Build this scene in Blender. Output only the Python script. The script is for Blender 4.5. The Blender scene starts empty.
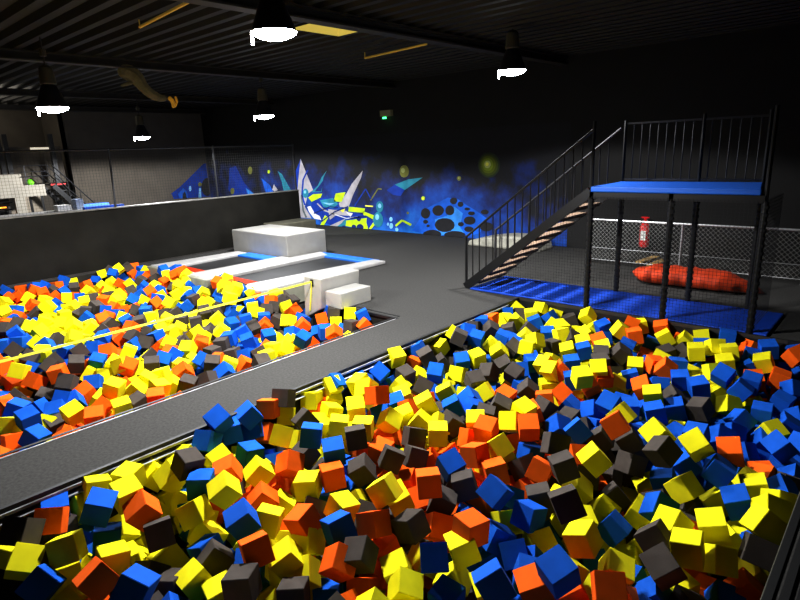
import bpy, bmesh, math, random
from mathutils import Vector, Matrix, Quaternion
from bpy_extras.object_utils import world_to_camera_view
random.seed(7)
PI = math.pi
sc = bpy.context.scene
COL = sc.collection

# ------------------------------------------------------------------ camera
F, PIT, ROLL, YAW, H = 566.758, .2592728, -.03918498, -.7441804, 2.6
def make_camera():
    cy, sy, cp, sp = math.cos(YAW), math.sin(YAW), math.cos(PIT), math.sin(PIT)
    fwd = Vector((sy*cp, cy*cp, -sp)); right = Vector((cy, -sy, 0)); up = right.cross(fwd)
    r = math.cos(ROLL)*right + math.sin(ROLL)*up
    u = -math.sin(ROLL)*right + math.cos(ROLL)*up
    cd = bpy.data.cameras.new('camera'); cd.sensor_width = 36; cd.lens = 36*F/800
    cd.clip_start = .05; cd.clip_end = 200
    co = bpy.data.objects.new('camera', cd); COL.objects.link(co)
    m = Matrix((r, u, -fwd)).transposed().to_4x4(); m.translation = (0, 0, H)
    co.matrix_world = m
    sc.camera = co
    return co
CAM = make_camera()

# ------------------------------------------------------------------ materials
MATS = {}
def mat(name, col, rough=.7, metal=0., noise=0., nscale=20., bump=0., bscale=60., emit=None, es=0., spec=.5):
    m = bpy.data.materials.new(name); m.use_nodes = True
    nt = m.node_tree; b = nt.nodes['Principled BSDF']
    b.inputs['Base Color'].default_value = (*col, 1); b.inputs['Roughness'].default_value = rough
    b.inputs['Metallic'].default_value = metal; b.inputs['Specular IOR Level'].default_value = spec
    tc = nt.nodes.new('ShaderNodeTexCoord')
    if noise > 0:
        n = nt.nodes.new('ShaderNodeTexNoise'); n.inputs['Scale'].default_value = nscale; n.inputs['Detail'].default_value = 6
        nt.links.new(tc.outputs['Object'], n.inputs['Vector'])
        r = nt.nodes.new('ShaderNodeValToRGB')
        r.color_ramp.elements[0].position = .3; r.color_ramp.elements[1].position = .7
        r.color_ramp.elements[0].color = (*[c*(1-noise) for c in col], 1)
        r.color_ramp.elements[1].color = (*[min(1, c*(1+noise)) for c in col], 1)
        nt.links.new(n.outputs['Fac'], r.inputs['Fac']); nt.links.new(r.outputs['Color'], b.inputs['Base Color'])
    if bump > 0:
        n2 = nt.nodes.new('ShaderNodeTexNoise'); n2.inputs['Scale'].default_value = bscale; n2.inputs['Detail'].default_value = 4
        nt.links.new(tc.outputs['Object'], n2.inputs['Vector'])
        bp = nt.nodes.new('ShaderNodeBump'); bp.inputs['Strength'].default_value = bump; bp.inputs['Distance'].default_value = .02
        nt.links.new(n2.outputs['Fac'], bp.inputs['Height']); nt.links.new(bp.outputs['Normal'], b.inputs['Normal'])
    if emit:
        b.inputs['Emission Color'].default_value = (*emit, 1); b.inputs['Emission Strength'].default_value = es
    MATS[name] = m
    return m

M = MATS
mat('foam_yellow', (.81, .75, .014), .85, noise=.05, nscale=9, bump=.04, bscale=120, spec=.2)
mat('foam_blue', (.008, .115, .52), .85, noise=.08, nscale=9, bump=.04, bscale=120, spec=.2)
mat('foam_orange', (.85, .145, .006), .85, noise=.06, nscale=9, bump=.04, bscale=120, spec=.2)
mat('foam_grey', (.085, .072, .062), .9, noise=.12, nscale=9, bump=.06, bscale=120, spec=.2)
mat('carpet', (.066, .064, .060), .95, noise=.18, nscale=35, bump=.25, bscale=180, spec=.1)
mat('pit_liner', (.03, .028, .022), .8, noise=.2, nscale=3, spec=.2)
mat('rubber_black', (.012, .012, .012), .55)
mat('alu', (.40, .40, .41), .5, .2, noise=.5, nscale=5)
mat('wall_dark', (.010, .0095, .009), .85, noise=.15, nscale=2, bump=.1, bscale=30)
mat('wall_grey', (.15, .13, .105), .85, noise=.1, nscale=2)
mat('ceiling_deck', (.0055, .0042, .003), .6, noise=.25, nscale=1.2)
mat('steel_dark', (.05, .045, .04), .55, .2, noise=.15, nscale=5)
mat('tarp', (.016, .015, .012), .7, noise=.25, nscale=1.5, bump=.35, bscale=2.2, spec=.15)
mat('tarp_edge', (.16, .155, .14), .6, noise=.3, nscale=8)
mat('net_grey', (.045, .045, .042), .8)
mat('net_black', (.008, .008, .009), .8)
mat('white_vinyl', (.36, .35, .325), .45, noise=.06, nscale=4, bump=.06, bscale=8)
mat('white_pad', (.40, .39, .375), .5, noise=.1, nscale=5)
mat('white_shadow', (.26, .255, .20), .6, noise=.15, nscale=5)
mat('tramp_bed', (.028, .028, .028), .5, noise=.35, nscale=1.4)
mat('pad_blue', (.03, .19, .66), .5)
mat('pad_red', (.60, .04, .008), .8, spec=.15)
mat('deck_blue', (.012, .12, .52), .5)
mat('mat_blue', (.005, .075, .50), .6, noise=.06, nscale=4, bump=.05, bscale=10)
mat('steel_black', (.018, .018, .019), .4, .3)
mat('steel_rail', (.06, .06, .064), .38, .5)
mat('tread', (.22, .15, .10), .6, noise=.25, nscale=12)
mat('galv', (.55, .55, .55), .4, .6, noise=.15, nscale=20)
mat('galv_wire', (.34, .34, .32), .5, .3)
mat('bag_orange', (.50, .048, .004), .75, noise=.2, nscale=4, bump=.5, bscale=5)
mat('wood', (.55, .36, .13), .7, noise=.3, nscale=9)
mat('ext_red', (.62, .012, .012), .35)
mat('paper_white', (.75, .74, .70), .7)
mat('yellow_strap', (.85, .80, .10), .6)
mat('olive_block', (.11, .105, .075), .8, noise=.2, nscale=4)
mat('mat_stone', (.33, .32, .27), .85, noise=.3, nscale=7, bump=.4, bscale=6)
mat('mezz_white', (.40, .37, .31), .7, noise=.08, nscale=3)
mat('door_beige', (.36, .31, .24), .7, noise=.1, nscale=3)
mat('red_strip', (.5, .01, .01), .5, emit=(.6, .01, .01), es=.05)
mat('green_thing', (.2, .65, .03), .6)
mat('blue_clutter', (.05, .16, .5), .6)
mat('pale_blue', (.40, .47, .62), .6)
mat('warm_glow', (.8, .35, .05), .5, emit=(1, .38, .05), es=1.6)
mat('panel_glow', (.8, .75, .6), .5, emit=(1, .92, .75), es=.5)
mat('lamp_lens', (1, 1, 1), .3, emit=(.92, .95, 1.), es=60)
mat('lamp_housing', (.10, .09, .06), .5, .3)
mat('lamp_shade', (.035, .035, .04), .4, .5)
mat('skylight_panel', (.5, .42, .1), .6, emit=(.60, .47, .07), es=.36)
mat('skylight_side', (.5, .42, .1), .6, emit=(.80, .68, .20), es=.36)
mat('skylight_seam', (.05, .04, .02), .6, emit=(.3, .2, .02), es=.15)
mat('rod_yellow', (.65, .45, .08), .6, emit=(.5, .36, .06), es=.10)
mat('exit_box', (.25, .24, .14), .6, emit=(.2, .18, .08), es=.05)
mat('exit_green', (.05, .8, .2), .5, emit=(.08, 1, .25), es=3)
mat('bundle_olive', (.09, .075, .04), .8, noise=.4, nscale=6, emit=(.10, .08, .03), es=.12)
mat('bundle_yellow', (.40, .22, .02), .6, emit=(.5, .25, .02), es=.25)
mat('flag_shadow', (.05, .05, .05), .8)
# mural paints
for n, c in dict(pale=(.42, .40, .42), white=(.70, .70, .72), royal=(.008, .05, .34), dim=(.12, .15, .16), teal=(.03, .24, .33),
                 sky=(.25, .55, .85), sky2=(.05, .28, .72), navy=(.01, .03, .16), azure=(.012, .13, .58), lime=(.50, .68, .02), yolk=(.75, .72, .12),
                 olive=(.20, .21, .05), moss=(.38, .42, .16), black=(.022, .022, .026), halo1=(.03, .045, .02), halo2=(.06, .08, .012),
                 halo3=(.11, .14, .01), halo4=(.18, .24, .02)).items():
    mat('paint_'+n, c, .7, noise=.22, nscale=3.5, spec=.3)

def nebula():
    m = bpy.data.materials.new('paint_nebula'); m.use_nodes = True; nt = m.node_tree; L = nt.links
    b = nt.nodes['Principled BSDF']; b.inputs['Roughness'].default_value = .75
    tc = nt.nodes.new('ShaderNodeTexCoord')
    n = nt.nodes.new('ShaderNodeTexNoise'); n.inputs['Scale'].default_value = .55; n.inputs['Detail'].default_value = 9; n.inputs['Roughness'].default_value = .62
    L.new(tc.outputs['Object'], n.inputs['Vector'])
    sep = nt.nodes.new('ShaderNodeSeparateXYZ'); L.new(tc.outputs['Object'], sep.inputs[0])
    mr = nt.nodes.new('ShaderNodeMapRange'); mr.inputs['From Min'].default_value = .0; mr.inputs['From Max'].default_value = 3.0
    mr.inputs['To Min'].default_value = .16; mr.inputs['To Max'].default_value = -.36
    L.new(sep.outputs['Z'], mr.inputs['Value'])
    add = nt.nodes.new('ShaderNodeMath'); add.operation = 'ADD'; L.new(n.outputs['Fac'], add.inputs[0]); L.new(mr.outputs[0], add.inputs[1])
    r = nt.nodes.new('ShaderNodeValToRGB'); e = r.color_ramp.elements
    e[0].position = .36; e[0].color = (.006, .006, .009, 1); e[1].position = .78; e[1].color = (.015, .20, .62, 1)
    x = e.new(.47); x.color = (.005, .02, .13, 1); x = e.new(.6); x.color = (.006, .07, .36, 1)
    L.new(add.outputs[0], r.inputs['Fac']); L.new(r.outputs['Color'], b.inputs['Base Color'])
    MATS['paint_nebula'] = m
nebula()

# ------------------------------------------------------------------ mesh helpers
def box(bm, x0, x1, y0, y1, z0, z1, mi=0):
    vs = [bm.verts.new(p) for p in ((x0,y0,z0),(x1,y0,z0),(x1,y1,z0),(x0,y1,z0),(x0,y0,z1),(x1,y0,z1),(x1,y1,z1),(x0,y1,z1))]
    for f in ((0,3,2,1),(4,5,6,7),(0,1,5,4),(1,2,6,5),(2,3,7,6),(3,0,4,7)):
        fc = bm.faces.new([vs[i] for i in f]); fc.material_index = mi
    return vs
def frame_of(d):
    d = d.normalized(); a = Vector((0,0,1)) if abs(d.z) < .95 else Vector((1,0,0))
    u = d.cross(a).normalized(); return u, d.cross(u)
def tube(bm, a, b, r, n=8, r2=None, cap=True):
    a, b = Vector(a), Vector(b); u, v = frame_of(b-a); r2 = r if r2 is None else r2
    A = [bm.verts.new(a+(u*math.cos(2*PI*k/n)+v*math.sin(2*PI*k/n))*r) for k in range(n)]
    B = [bm.verts.new(b+(u*math.cos(2*PI*k/n)+v*math.sin(2*PI*k/n))*r2) for k in range(n)]
    for k in range(n): bm.faces.new((A[k], A[(k+1) % n], B[(k+1) % n], B[k]))
    if cap: bm.faces.new(A[::-1]); bm.faces.new(B)
def bar(bm, a, b, w, h):          # rectangular bar from a to b: w sideways, h in height
    a, b = Vector(a), Vector(b); d = (b-a).normalized()
    s = d.cross(Vector((0,0,1)))
    s = s.normalized() if s.length > 1e-4 else Vector((1,0,0))
    u = s.cross(d).normalized(); s = s*w/2; u = u*h/2
    vs = [bm.verts.new(p) for p in (a-s-u, a+s-u, a+s+u, a-s+u, b-s-u, b+s-u, b+s+u, b-s+u)]
    for f in ((3,2,1,0),(4,5,6,7),(0,1,5,4),(1,2,6,5),(2,3,7,6),(3,0,4,7)): bm.faces.new([vs[i] for i in f])
def prism(bm, pts, axis, a0, a1):  # closed outline in the other two axes, extruded along axis
    def mk(p, a):
        return {'x': (a, p[0], p[1]), 'y': (p[0], a, p[1]), 'z': (p[0], p[1], a)}[axis]
    A = [bm.verts.new(mk(p, a0)) for p in pts]; B = [bm.verts.new(mk(p, a1)) for p in pts]; n = len(pts)
    for k in range(n): bm.faces.new((A[k], A[(k+1) % n], B[(k+1) % n], B[k]))
    bm.faces.new(A[::-1]); bm.faces.new(B)
def lathe(bm, prof, cx, cy, n=20):
    rings = [[bm.verts.new((cx+r*math.cos(2*PI*k/n), cy+r*math.sin(2*PI*k/n), z)) for k in range(n)] for r, z in prof]
    for A, B in zip(rings, rings[1:]):
        for k in range(n): bm.faces.new((A[k], A[(k+1) % n], B[(k+1) % n], B[k]))
    bm.faces.new(rings[0][::-1]); bm.faces.new(rings[-1])
def obj(name, bm, m, parent=None, bevel=0., smooth=False, loc=None):
    bmesh.ops.recalc_face_normals(bm, faces=bm.faces)
    me = bpy.data.meshes.new(name); bm.to_mesh(me); bm.free()
    for k in (m if isinstance(m, (list, tuple)) else [m]): me.materials.append(MATS[k])
    if smooth:
        for p in me.polygons: p.use_smooth = True
    o = bpy.data.objects.new(name, me); COL.objects.link(o)
    if parent: o.parent = parent; o.matrix_parent_inverse = Matrix.Translation(-parent.location)
    if bevel:
        b = o.modifiers.new('bevel', 'BEVEL'); b.width = bevel; b.segments = 2; b.limit_method = 'ANGLE'
    return o
def tag(o, label, cat, group=None):
    o['label'] = label; o['category'] = cat
    if group: o['group'] = group
    return o
def thing(name, label, cat, loc=(0,0,0), group=None):
    o = bpy.data.objects.new(name, None); COL.objects.link(o); o.location = loc; o.empty_display_size = .1
    bpy.context.view_layer.update()
    return tag(o, label, cat, group)
def struct(name, bm, m, **k):
    o = obj(name, bm, m, **k); o['kind'] = 'structure'; return o
def B(): return bmesh.new()
def boxes(*bs):
    bm = B()
    for b in bs: box(bm, *b)
    return bm

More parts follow.
